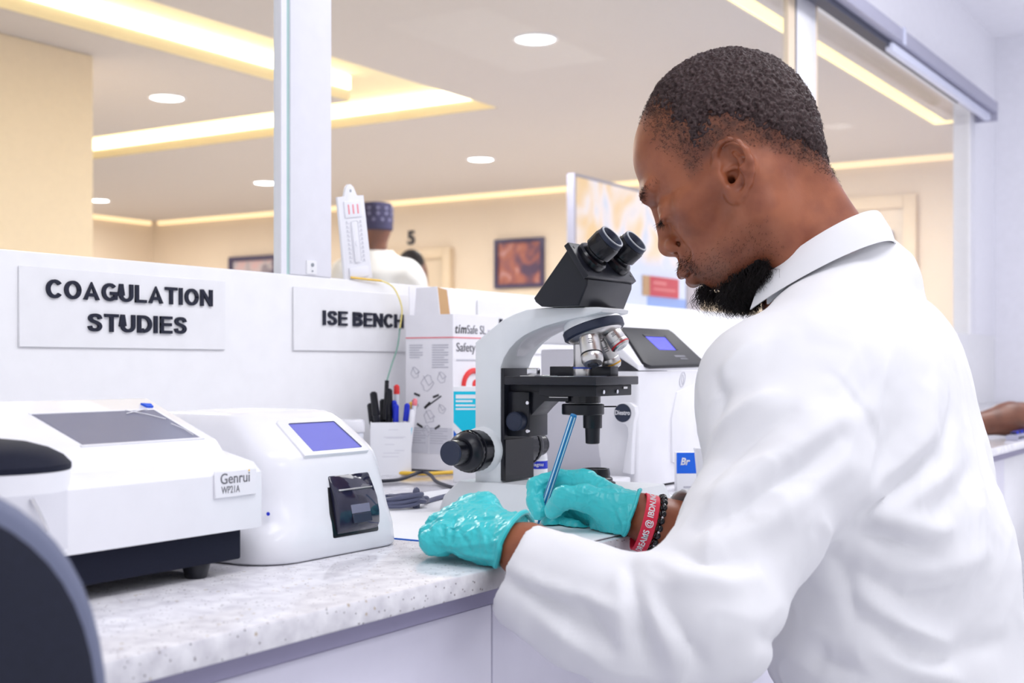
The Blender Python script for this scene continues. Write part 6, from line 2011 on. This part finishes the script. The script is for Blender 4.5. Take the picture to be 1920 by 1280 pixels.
t = thing('tube_rack', (3.34, .65, ZT), 'small tube rack below the forearm of the colleague', 'rack')
b = B(); b.box((3.26, .636, ZT), (3.42, .664, ZT + .003), bev=.001); b.box((3.26, .636, ZT + .010), (3.42, .664, ZT + .012))
for x in (3.262, 3.418):
    b.box((x - .002, .636, ZT + .003), (x + .002, .664, ZT + .010))
b.obj('rack_frame', 'blind_grey', t)
for k, wh in enumerate(('purple capped sample tube at the near end of the small rack', 'blue capped sample tube second from the near end of the small rack', 'purple capped sample tube just before the middle of the small rack', 'blue capped sample tube just past the middle of the small rack', 'purple capped sample tube second from the far end of the small rack', 'blue capped sample tube at the far end of the small rack')):
    x = 3.278 + .025 * k
    tt_ = thing('sample_tube', (x, .650, ZT + .0035), wh, 'tube', 'sample tubes in the small rack')
    B().lathe([(.001, .0032), (.005, .0042), (.006, .007), (.006, .014)], (x, .650, ZT), (0, 0, 1), 14).obj('tube_body', 'clear_plastic', tt_)
    B().lathe([(.0075, .014), (.0075, .021), (.001, .021)], (x, .650, ZT), (0, 0, 1), 14).obj('cap', 'deep_blue' if k % 2 else 'cap_cloth', tt_)

# ------------------------------------------------------------------ two people in the hall behind the glass
px_, py_ = 5.128, 4.058
hall = thing('person', (px_, py_, 0), 'man seen from behind in a white robe and dark patterned cap, beyond the glass', 'person')
F = Field((px_ - .35, py_ - .35, .0), (px_ + .35, py_ + .35, 1.82), .010)
F.ell((px_, py_, 1.685), (.078, .082, .105), k=.02); F.cone((px_ - .01, py_ - .01, 1.48), (px_, py_, 1.62), .055, .055, k=.02)
F.cone((px_ + .01, py_ + .03, 1.645), (px_ + .055, py_ + .06, 1.60), .05, .04, k=.03)
for sg_ in (-1, 1):
    F.chain([(px_ - .53 * sg_ * .13, py_ + .84 * sg_ * .13, 1.40), (px_ - .53 * sg_ * .235, py_ + .84 * sg_ * .235, 1.10), (px_ - .53 * sg_ * .22 + .07, py_ + .84 * sg_ * .22, .86)], [.035, .035, .032], k=.02)
    F.chain([(px_ - .05 * sg_, py_ + .08 * sg_, .9), (px_ - .05 * sg_, py_ + .08 * sg_, .06)], [.08, .05], k=.02)
    F.ell((px_ - .05 * sg_ + .04, py_ + .08 * sg_ + .02, .04), (.11, .06, .04), k=.02)
F.cone((px_, py_, .95), (px_, py_, 1.34), .11, .11, k=.05)
fv, fq = F.mesh(); np_obj('body', relax(fv, fq, 2), fq, 'skin_far', hall)
F = Field((px_ - .42, py_ - .42, .16), (px_ + .42, py_ + .42, 1.56), .010)
F.cone((px_, py_, .25), (px_, py_, 1.20), .22, .18, k=.05)
F.cone((px_ - .53 * .15, py_ + .84 * .15, 1.430), (px_ + .53 * .15, py_ - .84 * .15, 1.430), .088, .088, k=.06)
F.cone((px_, py_, 1.44), (px_, py_, 1.570), .115, .078, k=.06)
for sg_ in (-1, 1):
    F.chain([(px_ - .53 * sg_ * .18, py_ + .84 * sg_ * .18, 1.38), (px_ - .53 * sg_ * .24, py_ + .84 * sg_ * .24, 1.10), (px_ - .53 * sg_ * .22 + .06, py_ + .84 * sg_ * .22, .92)], [.078, .075, .07], k=.03)
F.cone((px_, py_, 1.58), (px_, py_, 1.70), .055, .062, k=.005, op='sub')
fv, fq = F.mesh(); fv = relax(fv, fq, 2); fv = fv + vnormals(fv, fq) * (.006 * noise3(fv, 12, 8))[:, None]
np_obj('robe', fv, fq, 'garment', hall)
cp_ = B().lathe([(.080, 1.655), (.0845, 1.66), (.0855, 1.72), (.0830, 1.775), (.076, 1.792), (.04, 1.798), (.001, 1.799)], (px_, py_, 0), (0, 0, 1), 40).obj('cap', 'cap_cloth', hall)
b = B()
for k in range(12):
    a = 2 * math.pi * k / 12
    for z in (1.705, 1.735, 1.762):
        aa = a + (z > 1.72) * .26
        q0 = Vector((px_ + .0850 * math.cos(aa), py_ + .0850 * math.sin(aa), z))
        nn = Vector((math.cos(aa), math.sin(aa), 0)); tn_ = Vector((-math.sin(aa), math.cos(aa), 0))
        b.loft([[q0 + tn_ * .010, q0 + Vector((0, 0, .011)), q0 - tn_ * .010, q0 - Vector((0, 0, .011))], [q0 + tn_ * .010 + nn * .002, q0 + Vector((0, 0, .011)) + nn * .002, q0 - tn_ * .010 + nn * .002, q0 - Vector((0, 0, .011)) + nn * .002]])
b.obj('embroidery', 'cap_patch', cp_)['kind'] = 'stuff'

qx, qy = 6.845, 5.10
sec = thing('person', (qx, qy, 0), 'dark haired person in profile half hidden behind the capped man', 'person')
F = Field((qx - .33, qy - .33, 0), (qx + .33, qy + .33, 1.74), .010)
F.ell((qx, qy, 1.605), (.085, .080, .115), k=.02); F.cone((qx + .02, qy - .03, 1.575), (qx + .04, qy - .045, 1.525), .05, .035, k=.03)
F.cone((qx, qy, 1.36), (qx, qy, 1.52), .055, .05, k=.03); F.cone((qx, qy, .9), (qx, qy, 1.30), .14, .15, k=.05)
for sg_ in (-1, 1):
    F.chain([(qx + .15 * sg_, qy, 1.34), (qx + .20 * sg_, qy, 1.06), (qx + .18 * sg_, qy - .06, .84)], [.05, .04, .035], k=.02)
    F.chain([(qx + .08 * sg_, qy, .9), (qx + .08 * sg_, qy, .05)], [.09, .05], k=.02)
fv, fq = F.mesh(); np_obj('body', relax(fv, fq, 2), fq, 'skin_far', sec)
F = Field((qx - .36, qy - .3, .08), (qx + .36, qy + .3, 1.44), .010)
F.cone((qx, qy, .2), (qx, qy, 1.25), .17, .165, k=.05); F.cone((qx - .14, qy, 1.31), (qx + .14, qy, 1.31), .075, .075, k=.04)
for sg_ in (-1, 1):
    F.chain([(qx + .15 * sg_, qy, 1.32), (qx + .21 * sg_, qy, 1.06)], [.07, .06], k=.02)
F.cone((qx, qy, 1.37), (qx, qy, 1.5), .05, .06, k=0, op='sub')
fv, fq = F.mesh(); np_obj('dress', relax(fv, fq, 2), fq, 'trousers', sec)
F = Field((qx - .12, qy - .12, 1.50), (qx + .12, qy + .13, 1.75), .006)
F.ell((qx - .012, qy + .014, 1.635), (.092, .090, .108), k=0); F.ell((qx + .06, qy - .07, 1.57), (.075, .07, .085), k=.01, op='sub')
fv, fq = F.mesh(); np_obj('hair', relax(fv, fq, 1), fq, 'beard', sec)
